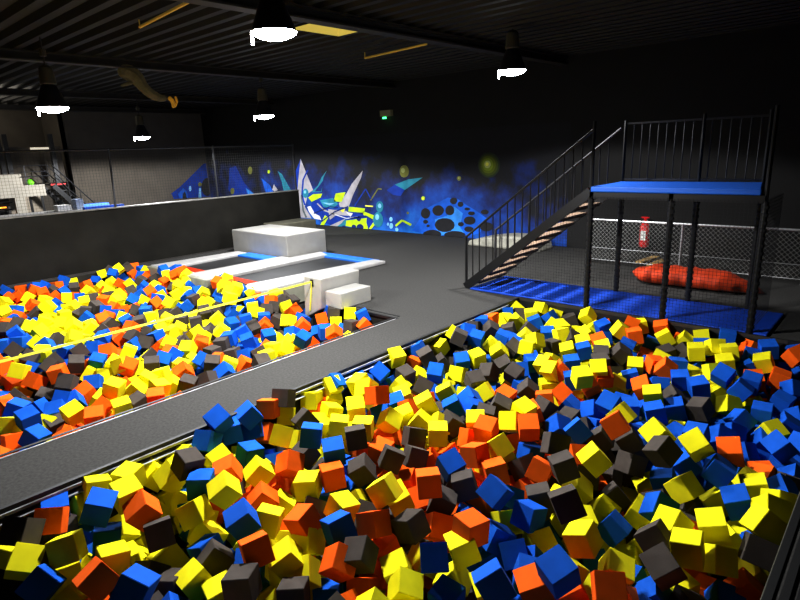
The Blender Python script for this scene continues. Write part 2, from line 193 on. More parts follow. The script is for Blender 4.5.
MURAL = [('b','pale',1,[(-17.24,2.41),(-16.65,1.28),(-16.94,1.15),(-17.22,0.65),(-16.87,0.23),(-17.58,0.22),(-17.68,0.63),(-17.63,1.33),(-17.59,1.94)]),('b','royal',2,[(-17.24,2.41),(-17.59,1.97),(-17.7,1.26),(-17.58,1.26),(-17.46,1.7)]),('b','royal',3,[(-16.91,2.01),(-17.23,1.65),(-17.15,1.63),(-16.83,1.99)]),('b','royal',3,[(-17.23,1.64),(-17.37,1.08),(-17.28,1.08),(-17.14,1.64)]),('b','royal',3,[(-17.37,1.07),(-17.25,0.7),(-17.16,0.72),(-17.28,1.09)]),('b','dim',3,[(-17.41,1.08),(-17.38,0.51),(-17.28,0.52),(-17.31,1.09)]),('b','dim',3,[(-17.38,0.5),(-17.22,0.23),(-17.12,0.26),(-17.29,0.53)]),('b','teal',3,[(-16.93,1.15),(-16.95,1.08),(-17.01,1.02),(-17.09,0.98),(-17.16,0.98),(-17.23,1.01),(-17.27,1.07),(-17.28,1.15),(-17.25,1.22),(-17.2,1.28),(-17.12,1.32),(-17.04,1.32),(-16.98,1.29),(-16.93,1.23)]),('b','sky',4,[(-17.06,1.2),(-17.07,1.17),(-17.09,1.15),(-17.12,1.14),(-17.15,1.14),(-17.18,1.15),(-17.19,1.17),(-17.2,1.2),(-17.19,1.22),(-17.16,1.25),(-17.13,1.26),(-17.1,1.26),(-17.08,1.25),(-17.06,1.23)]),('b','teal',1,[(-15.81,1.98),(-16.02,1.73),(-16.18,1.22),(-16.77,1.2),(-16.36,1.45),(-16.11,1.75)]),('b','navy',2,[(-16.0,1.67),(-16.2,1.24),(-16.56,1.23),(-16.25,1.47)]),('b','pale',1,[(-13.98,1.97),(-14.07,1.74),(-14.52,1.15),(-14.79,0.71),(-15.24,0.71),(-15.28,0.84),(-14.85,1.2),(-14.55,1.53),(-14.23,1.78)]),('b','royal',1,[(-16.81,0.79),(-16.45,0.98),(-15.75,1.03),(-15.3,0.84),(-15.43,0.6),(-14.91,0.56),(-13.71,0.47),(-13.57,0.28),(-13.78,0.04),(-15.05,-0.07),(-15.68,-0.08),(-16.31,0.13),(-16.77,0.29)]),('b','teal',2,[(-16.31,0.92),(-15.57,1.02),(-15.32,0.81),(-15.6,0.65),(-16.13,0.68)]),('b','sky',3,[(-16.18,0.84),(-15.5,0.83),(-15.78,0.75)]),('b','white',2,[(-17.07,0.65),(-16.87,0.69),(-16.66,0.42),(-16.38,0.34),(-16.3,0.19),(-16.73,0.23),(-16.99,0.47)]),('b','pale',2,[(-15.88,0.61),(-14.9,0.59),(-14.66,0.42),(-15.45,0.42),(-15.83,0.22)]),('b','pale',3,[(-15.86,-0.06),(-15.57,0.11),(-14.97,0.32),(-15.21,0.13),(-15.45,-0.09)]),('b','teal',2,[(-15.59,-0.1),(-15.11,0.26),(-14.93,0.28),(-15.0,0.02)]),('b','lime',2,[(-15.42,1.18),(-14.89,1.24),(-15.12,0.9),(-15.56,0.89)]),('b','lime',2,[(-16.97,1.0),(-16.67,1.13),(-16.14,1.16),(-16.25,1.02),(-16.8,0.84)]),('b','lime',3,[(-14.76,0.74),(-13.96,0.71),(-14.02,0.56),(-14.82,0.57)]),('b','lime',3,[(-14.94,0.25),(-13.9,0.39),(-13.93,0.23),(-13.85,-0.02),(-14.28,-0.01),(-15.0,0.05)]),('b','lime',3,[(-16.38,-0.06),(-16.09,0.38),(-15.89,0.32),(-16.17,-0.03)]),('b','lime',3,[(-16.71,-0.03),(-15.95,-0.02),(-15.96,-0.11),(-16.7,-0.14)]),('b','lime',3,[(-14.07,0.61),(-13.42,0.47),(-13.35,0.34),(-13.72,-0.02),(-13.83,0.03),(-13.56,0.3),(-14.07,0.49)]),('b','white',4,[(-14.91,0.55),(-14.57,0.52),(-14.71,0.38)]),('b','yolk',4,[(-15.25,0.6),(-14.94,0.67),(-15.08,0.52)]),('b','navy',4,[(-16.29,0.12),(-15.51,0.52),(-15.54,0.55),(-16.32,0.15)]),('b','navy',4,[(-15.52,0.51),(-14.8,0.72),(-14.81,0.76),(-15.54,0.55)]),('b','navy',4,[(-16.69,0.4),(-15.77,0.68),(-15.79,0.72),(-16.72,0.44)]),('b','navy',4,[(-15.79,0.68),(-15.34,0.67),(-15.33,0.71),(-15.77,0.72)]),('b','pale',4,[(-16.5,0.78),(-16.15,0.55),(-16.09,0.59),(-16.44,0.82)]),('b','pale',4,[(-16.14,0.54),(-15.55,0.42),(-15.52,0.47),(-16.1,0.59)]),('b','white',4,[(-15.72,0.45),(-14.94,0.31),(-14.92,0.34),(-15.7,0.48)]),('b','white',4,[(-14.93,0.31),(-14.33,0.38),(-14.33,0.42),(-14.93,0.34)]),('b','navy',4,[(-14.75,0.32),(-13.91,0.44),(-13.92,0.48),(-14.76,0.35)]),('b','navy',4,[(-13.93,0.44),(-13.62,0.32),(-13.59,0.35),(-13.9,0.47)]),('b','teal',4,[(-13.09,0.8),(-13.11,0.72),(-13.16,0.65),(-13.23,0.61),(-13.31,0.61),(-13.38,0.64),(-13.42,0.71),(-13.43,0.79),(-13.41,0.87),(-13.36,0.94),(-13.29,0.97),(-13.21,0.98),(-13.14,0.94),(-13.1,0.88)]),('b','teal',4,[(-13.13,0.37),(-13.16,0.26),(-13.23,0.16),(-13.33,0.11),(-13.43,0.1),(-13.53,0.15),(-13.59,0.23),(-13.6,0.35),(-13.57,0.46),(-13.5,0.55),(-13.4,0.61),(-13.3,0.61),(-13.21,0.56),(-13.15,0.48)]),('b','navy',4,[(-14.18,0.35),(-14.2,0.31),(-14.23,0.28),(-14.27,0.26),(-14.32,0.26),(-14.36,0.27),(-14.39,0.3),(-14.4,0.34),(-14.39,0.38),(-14.35,0.41),(-14.31,0.43),(-14.26,0.43),(-14.22,0.42),(-14.19,0.39)]),('b','sky',5,[(-12.69,0.41),(-12.7,0.38),(-12.72,0.35),(-12.76,0.33),(-12.79,0.33),(-12.82,0.34),(-12.84,0.37),(-12.84,0.4),(-12.83,0.44),(-12.81,0.46),(-12.78,0.48),(-12.75,0.48),(-12.72,0.47),(-12.7,0.44)]),('b','sky',5,[(-12.86,0.24),(-12.87,0.21),(-12.88,0.19),(-12.9,0.18),(-12.93,0.18),(-12.95,0.19),(-12.96,0.21),(-12.97,0.23),(-12.96,0.25),(-12.94,0.27),(-12.92,0.29),(-12.9,0.29),(-12.88,0.28),(-12.86,0.26)]),('b','sky',5,[(-12.68,0.19),(-12.69,0.15),(-12.71,0.12),(-12.75,0.1),(-12.79,0.09),(-12.83,0.11),(-12.85,0.14),(-12.86,0.18),(-12.84,0.22),(-12.82,0.26),(-12.78,0.28),(-12.74,0.28),(-12.7,0.26),(-12.68,0.23)]),('b','sky',5,[(-12.45,0.09),(-12.46,0.06),(-12.48,0.03),(-12.51,0.02),(-12.55,0.02),(-12.57,0.03),(-12.59,0.05),(-12.6,0.08),(-12.59,0.11),(-12.57,0.13),(-12.54,0.14),(-12.51,0.15),(-12.48,0.13),(-12.46,0.11)]),('b','navy',4,[(-14.45,0.05),(-14.46,0.01),(-14.5,-0.02),(-14.55,-0.04),(-14.6,-0.04),(-14.65,-0.03),(-14.68,-0.0),(-14.69,0.03),(-14.67,0.07),(-14.64,0.1),(-14.59,0.12),(-14.54,0.12),(-14.49,0.11),(-14.46,0.08)]),('b','navy',4,[(-14.08,0.05),(-14.1,-0.01),(-14.15,-0.06),(-14.23,-0.09),(-14.31,-0.09),(-14.38,-0.07),(-14.43,-0.03),(-14.44,0.02),(-14.42,0.08),(-14.37,0.13),(-14.29,0.16),(-14.21,0.16),(-14.14,0.14),(-14.09,0.1)]),('b','sky',5,[(-13.18,0.82),(-13.19,0.79),(-13.21,0.76),(-13.25,0.75),(-13.28,0.75),(-13.31,0.76),(-13.33,0.79),(-13.34,0.82),(-13.33,0.85),(-13.3,0.88),(-13.27,0.9),(-13.24,0.9),(-13.21,0.88),(-13.19,0.86)]),('b','sky',5,[(-13.31,0.45),(-13.32,0.41),(-13.35,0.37),(-13.38,0.35),(-13.43,0.35),(-13.46,0.36),(-13.49,0.4),(-13.49,0.44),(-13.48,0.48),(-13.45,0.52),(-13.41,0.54),(-13.37,0.54),(-13.34,0.53),(-13.31,0.49)]),('b','navy',4,[(-14.98,0.01),(-15.0,-0.01),(-15.03,-0.04),(-15.07,-0.05),(-15.12,-0.05),(-15.16,-0.04),(-15.19,-0.02),(-15.2,0.0),(-15.18,0.03),(-15.15,0.05),(-15.11,0.06),(-15.06,0.07),(-15.02,0.06),(-14.99,0.04)]),('b','royal',3,[(-14.44,0.77),(-13.86,1.36),(-13.91,1.38),(-14.49,0.79)]),('b','royal',3,[(-13.91,1.36),(-13.67,1.02),(-13.62,1.04),(-13.86,1.38)]),('b','olive',3,[(-13.65,0.98),(-13.28,1.37),(-13.32,1.39),(-13.7,1.0)]),('b','olive',3,[(-13.3,1.36),(-13.13,1.35),(-13.13,1.39),(-13.29,1.4)]),('b','yolk',3,[(-13.96,0.78),(-13.57,0.77),(-13.57,0.82),(-13.95,0.82)]),('b','lime',3,[(-12.55,0.17),(-12.25,0.37),(-12.31,0.42),(-12.61,0.22)]),('b','lime',3,[(-12.3,0.36),(-11.93,0.23),(-11.88,0.3),(-12.25,0.42)]),('b','olive',3,[(-11.92,1.93),(-11.94,1.85),(-12.0,1.78),(-12.08,1.75),(-12.17,1.75),(-12.25,1.78),(-12.3,1.85),(-12.31,1.94),(-12.29,2.02),(-12.23,2.09),(-12.15,2.12),(-12.06,2.12),(-11.99,2.09),(-11.94,2.02)]),('b','moss',4,[(-12.08,1.97),(-12.09,1.93),(-12.11,1.91),(-12.15,1.89),(-12.19,1.89),(-12.22,1.91),(-12.24,1.93),(-12.25,1.97),(-12.24,2.0),(-12.21,2.03),(-12.18,2.04),(-12.14,2.04),(-12.11,2.03),(-12.09,2.0)]),('b','olive',3,[(-9.93,1.73),(-9.93,1.7),(-9.96,1.68),(-9.99,1.66),(-10.02,1.66),(-10.05,1.68),(-10.07,1.7),(-10.08,1.73),(-10.07,1.76),(-10.05,1.78),(-10.02,1.79),(-9.98,1.79),(-9.95,1.78),(-9.93,1.76)]),('b','moss',4,[(-9.97,1.74),(-9.98,1.73),(-9.99,1.72),(-10.0,1.71),(-10.02,1.71),(-10.03,1.72),(-10.04,1.73),(-10.04,1.74),(-10.04,1.75),(-10.03,1.76),(-10.02,1.77),(-10.0,1.77),(-9.99,1.76),(-9.98,1.75)]),('b','lime',3,[(-11.3,1.12),(-11.31,1.09),(-11.33,1.07),(-11.36,1.06),(-11.4,1.06),(-11.43,1.07),(-11.45,1.09),(-11.46,1.12),(-11.45,1.14),(-11.43,1.16),(-11.39,1.18),(-11.36,1.18),(-11.33,1.17),(-11.3,1.15)]),('b','yolk',4,[(-11.34,1.12),(-11.35,1.11),(-11.36,1.1),(-11.37,1.09),(-11.39,1.09),(-11.4,1.1),(-11.41,1.11),(-11.41,1.12),(-11.41,1.13),(-11.4,1.14),(-11.38,1.14),(-11.37,1.14),(-11.36,1.14),(-11.35,1.13)]),('b','olive',3,[(-11.98,0.64),(-11.99,0.62),(-12.0,0.61),(-12.02,0.6),(-12.04,0.6),(-12.06,0.6),(-12.07,0.62),(-12.08,0.64),(-12.07,0.66),(-12.06,0.67),(-12.04,0.68),(-12.02,0.68),(-12.0,0.67),(-11.98,0.66)]),('b','halo1',2,[(-8.62,2.09),(-8.63,2.0),(-8.67,1.91),(-8.74,1.84),(-8.82,1.78),(-8.92,1.76),(-9.02,1.75),(-9.12,1.78),(-9.21,1.84),(-9.28,1.91),(-9.32,2.0),(-9.34,2.1),(-9.32,2.2),(-9.28,2.28),(-9.21,2.36),(-9.12,2.41),(-9.03,2.43),(-8.92,2.43),(-8.83,2.4),(-8.74,2.35),(-8.68,2.27),(-8.63,2.18)]),('b','halo2',3,[(-8.68,2.1),(-8.69,2.01),(-8.73,1.94),(-8.78,1.88),(-8.86,1.83),(-8.94,1.81),(-9.03,1.81),(-9.11,1.83),(-9.19,1.88),(-9.25,1.94),(-9.28,2.02),(-9.29,2.1),(-9.28,2.18),(-9.24,2.26),(-9.19,2.32),(-9.11,2.36),(-9.03,2.38),(-8.94,2.38),(-8.86,2.36),(-8.79,2.31),(-8.73,2.25),(-8.7,2.18)]),('b','halo3',4,[(-8.75,2.1),(-8.76,2.04),(-8.79,1.98),(-8.83,1.93),(-8.89,1.89),(-8.96,1.87),(-9.03,1.87),(-9.1,1.89),(-9.16,1.93),(-9.2,1.98),(-9.23,2.04),(-9.24,2.11),(-9.23,2.17),(-9.2,2.23),(-9.16,2.28),(-9.1,2.32),(-9.03,2.33),(-8.96,2.33),(-8.89,2.31),(-8.84,2.28),(-8.79,2.23),(-8.76,2.17)]),('b','halo4',5,[(-8.83,2.11),(-8.83,2.06),(-8.86,2.01),(-8.89,1.98),(-8.93,1.95),(-8.98,1.94),(-9.03,1.94),(-9.08,1.95),(-9.13,1.98),(-9.16,2.02),(-9.18,2.06),(-9.19,2.11),(-9.18,2.16),(-9.16,2.2),(-9.13,2.24),(-9.08,2.26),(-9.03,2.28),(-8.98,2.28),(-8.93,2.26),(-8.89,2.23),(-8.86,2.2),(-8.84,2.15)]),('b','moss',6,[(-8.91,2.11),(-8.91,2.08),(-8.93,2.06),(-8.95,2.03),(-8.97,2.02),(-9.0,2.01),(-9.03,2.01),(-9.06,2.02),(-9.09,2.03),(-9.11,2.06),(-9.12,2.08),(-9.13,2.11),(-9.12,2.14),(-9.11,2.17),(-9.09,2.19),(-9.06,2.21),(-9.03,2.21),(-9.0,2.21),(-8.97,2.21),(-8.95,2.19),(-8.93,2.17),(-8.91,2.14)]),('b','yolk',7,[(-8.97,2.12),(-8.98,2.1),(-8.98,2.09),(-8.99,2.08),(-9.01,2.07),(-9.02,2.07),(-9.04,2.07),(-9.05,2.07),(-9.06,2.08),(-9.07,2.09),(-9.08,2.1),(-9.08,2.12),(-9.08,2.13),(-9.07,2.15),(-9.06,2.16),(-9.05,2.16),(-9.04,2.17),(-9.02,2.17),(-9.01,2.16),(-8.99,2.16),(-8.98,2.14),(-8.98,2.13)]),('b','teal',2,[(-12.54,1.52),(-11.97,1.69),(-11.37,1.75),(-11.73,1.56),(-12.12,1.36)]),('b','royal',1,[(-12.54,1.52),(-12.12,1.37),(-12.31,1.17),(-12.63,1.19),(-12.92,1.34)]),('b','azure',1,[(-11.9,0.08),(-11.57,0.44),(-11.38,0.76),(-10.92,0.96),(-10.41,1.17),(-10.04,1.13),(-9.74,0.97),(-9.4,0.82),(-9.05,0.62),(-9.28,0.18),(-9.87,0.04),(-10.62,0.01),(-11.42,0.03)]),('b','sky2',2,[(-10.93,0.5),(-10.48,0.62),(-10.17,0.91),(-9.87,0.72),(-9.99,0.33),(-9.75,0.04),(-10.24,0.17),(-10.69,0.0),(-10.91,0.22)]),('b','black',3,[(-11.11,0.67),(-11.13,0.6),(-11.18,0.54),(-11.26,0.5),(-11.34,0.5),(-11.41,0.53),(-11.47,0.58),(-11.48,0.65),(-11.46,0.73),(-11.41,0.78),(-11.33,0.82),(-11.25,0.82),(-11.17,0.79),(-11.12,0.74)]),('b','black',3,[(-10.57,0.78),(-10.6,0.71),(-10.66,0.65),(-10.75,0.61),(-10.85,0.61),(-10.94,0.64),(-11.0,0.69),(-11.02,0.76),(-11.0,0.83),(-10.93,0.89),(-10.84,0.92),(-10.74,0.93),(-10.65,0.9),(-10.59,0.85)]),('b','black',3,[(-10.19,0.8),(-10.2,0.73),(-10.25,0.68),(-10.32,0.65),(-10.39,0.65),(-10.46,0.67),(-10.51,0.72),(-10.52,0.78),(-10.5,0.85),(-10.46,0.9),(-10.39,0.93),(-10.31,0.94),(-10.25,0.91),(-10.2,0.86)]),('b','black',3,[(-10.07,1.08),(-10.09,1.04),(-10.12,1.0),(-10.18,0.98),(-10.24,0.98),(-10.29,1.0),(-10.33,1.03),(-10.34,1.07),(-10.33,1.12),(-10.29,1.15),(-10.23,1.17),(-10.17,1.17),(-10.12,1.16),(-10.08,1.12)]),('b','black',3,[(-9.85,0.99),(-9.86,0.96),(-9.89,0.93),(-9.93,0.91),(-9.98,0.91),(-10.02,0.92),(-10.05,0.95),(-10.06,0.98),(-10.05,1.02),(-10.02,1.05),(-9.98,1.06),(-9.93,1.06),(-9.88,1.05),(-9.86,1.02)]),('b','black',3,[(-10.18,0.36),(-10.21,0.27),(-10.32,0.19),(-10.47,0.14),(-10.64,0.13),(-10.8,0.16),(-10.9,0.23),(-10.94,0.32),(-10.9,0.42),(-10.79,0.5),(-10.63,0.54),(-10.46,0.55),(-10.31,0.52),(-10.21,0.45)]),('b','black',3,[(-9.43,0.54),(-9.45,0.48),(-9.5,0.44),(-9.59,0.41),(-9.68,0.41),(-9.76,0.42),(-9.82,0.46),(-9.84,0.52),(-9.82,0.57),(-9.76,0.62),(-9.68,0.64),(-9.58,0.65),(-9.5,0.63),(-9.45,0.59)]),('b','black',3,[(-9.84,0.41),(-9.85,0.38),(-9.88,0.36),(-9.92,0.34),(-9.97,0.34),(-10.02,0.35),(-10.05,0.37),(-10.06,0.4),(-10.05,0.42),(-10.02,0.45),(-9.97,0.46),(-9.92,0.47),(-9.88,0.46),(-9.85,0.44)]),('b','black',3,[(-9.61,0.87),(-9.62,0.85),(-9.65,0.83),(-9.69,0.82),(-9.74,0.82),(-9.78,0.83),(-9.81,0.84),(-9.82,0.86),(-9.81,0.87),(-9.78,0.89),(-9.74,0.9),(-9.69,0.9),(-9.65,0.89),(-9.62,0.88)]),('b','black',3,[(-9.45,0.74),(-9.46,0.72),(-9.5,0.7),(-9.54,0.68),(-9.6,0.68),(-9.64,0.69),(-9.68,0.71),(-9.69,0.73),(-9.68,0.76),(-9.64,0.78),(-9.6,0.79),(-9.54,0.79),(-9.5,0.79),(-9.46,0.77)]),('b','black',3,[(-11.2,0.41),(-11.21,0.38),(-11.24,0.36),(-11.28,0.34),(-11.33,0.34),(-11.37,0.35),(-11.39,0.37),(-11.4,0.4),(-11.39,0.42),(-11.36,0.45),(-11.32,0.46),(-11.28,0.46),(-11.24,0.45),(-11.21,0.43)]),('b','black',3,[(-11.14,0.28),(-11.15,0.26),(-11.16,0.25),(-11.19,0.24),(-11.22,0.24),(-11.25,0.24),(-11.27,0.26),(-11.27,0.27),(-11.26,0.29),(-11.25,0.31),(-11.22,0.32),(-11.19,0.32),(-11.16,0.31),(-11.14,0.3)]),('b','black',3,[(-9.5,0.28),(-9.51,0.25),(-9.56,0.22),(-9.63,0.2),(-9.7,0.19),(-9.77,0.2),(-9.81,0.23),(-9.83,0.26),(-9.81,0.3),(-9.77,0.33),(-9.7,0.35),(-9.62,0.35),(-9.56,0.34),(-9.51,0.32)]),('b','black',3,[(-10.69,0.05),(-10.72,-0.01),(-10.82,-0.06),(-10.97,-0.1),(-11.13,-0.11),(-11.28,-0.1),(-11.38,-0.06),(-11.42,0.0),(-11.38,0.07),(-11.27,0.12),(-11.12,0.16),(-10.96,0.17),(-10.82,0.15),(-10.72,0.11)]),('b','black',3,[(-9.78,0.08),(-9.82,0.02),(-9.93,-0.03),(-10.09,-0.07),(-10.27,-0.09),(-10.44,-0.07),(-10.55,-0.03),(-10.59,0.03),(-10.55,0.09),(-10.43,0.14),(-10.27,0.18),(-10.09,0.19),(-9.93,0.18),(-9.82,0.14)]),('b','black',3,[(-8.98,0.8),(-8.99,0.77),(-9.03,0.74),(-9.08,0.73),(-9.14,0.73),(-9.19,0.74),(-9.23,0.76),(-9.25,0.79),(-9.23,0.82),(-9.19,0.85),(-9.14,0.86),(-9.08,0.87),(-9.03,0.85),(-8.99,0.83)]),('b','black',3,[(-8.83,0.4),(-8.85,0.34),(-8.91,0.29),(-9.0,0.26),(-9.1,0.25),(-9.2,0.27),(-9.26,0.31),(-9.28,0.37),(-9.26,0.43),(-9.19,0.48),(-9.1,0.51),(-9.0,0.51),(-8.91,0.49),(-8.85,0.45)]),('b','royal',1,[(-22.14,2.11),(-21.63,2.19),(-21.16,1.53),(-20.51,1.05),(-22.04,0.93),(-22.43,1.18)]),('b','olive',2,[(-20.44,2.0),(-20.47,1.93),(-20.52,1.88),(-20.59,1.85),(-20.66,1.85),(-20.72,1.88),(-20.75,1.94),(-20.75,2.01),(-20.73,2.08),(-20.67,2.13),(-20.6,2.16),(-20.53,2.16),(-20.47,2.13),(-20.44,2.07)]),('b','lime',2,[(-19.22,1.94),(-19.23,1.91),(-19.26,1.89),(-19.3,1.88),(-19.34,1.88),(-19.38,1.89),(-19.4,1.91),(-19.4,1.94),(-19.39,1.98),(-19.36,2.0),(-19.32,2.01),(-19.28,2.01),(-19.24,2.0),(-19.22,1.97)]),('b','olive',2,[(-21.95,1.15),(-21.98,1.08),(-22.03,1.03),(-22.1,1.0),(-22.17,1.0),(-22.23,1.03),(-22.27,1.08),(-22.27,1.14),(-22.24,1.2),(-22.18,1.25),(-22.11,1.28),(-22.04,1.28),(-21.99,1.26),(-21.95,1.21)]),('b','azure',1,[(-19.86,1.7),(-19.33,1.43),(-19.13,1.16),(-19.65,1.1)]),('b','teal',1,[(-18.71,1.97),(-18.47,1.86),(-17.99,1.26),(-18.44,1.2),(-18.52,1.55)]),('b','pale',2,[(-19.05,1.47),(-18.82,1.24),(-19.03,1.18),(-19.2,1.24)]),('b','sky2',2,[(-21.05,1.29),(-20.51,1.07),(-20.95,1.02)]),('l','royal',1,[(11.76,1.14),(12.2,1.39),(12.73,1.78),(13.43,2.31),(13.82,2.34),(13.89,1.58),(13.86,0.86),(11.86,0.89)]),('l','azure',2,[(12.07,1.1),(12.34,1.33),(12.5,1.15),(12.51,0.89),(12.13,0.89)]),('l','black',3,[(13.79,1.27),(13.74,1.1),(13.63,0.96),(13.5,0.89),(13.37,0.9),(13.27,0.99),(13.2,1.14),(13.2,1.32),(13.25,1.49),(13.35,1.62),(13.48,1.69),(13.61,1.68),(13.72,1.6),(13.78,1.45)]),('l','black',3,[(12.3,1.1),(12.38,1.18),(12.42,1.09),(12.45,0.85),(12.24,0.87)]),('l','olive',3,[(13.24,1.43),(13.22,1.39),(13.19,1.35),(13.15,1.34),(13.12,1.34),(13.08,1.36),(13.06,1.4),(13.06,1.44),(13.08,1.48),(13.1,1.51),(13.14,1.53),(13.18,1.53),(13.21,1.5),(13.23,1.47)]),('l','sky',3,[(13.08,1.28),(13.17,1.27),(13.14,0.85),(13.0,0.86)]),('l','sky',3,[(12.72,1.28),(12.71,1.23),(12.68,1.19),(12.65,1.17),(12.63,1.17),(12.6,1.19),(12.59,1.24),(12.59,1.29),(12.61,1.34),(12.63,1.38),(12.66,1.4),(12.69,1.4),(12.71,1.38),(12.72,1.33)])]

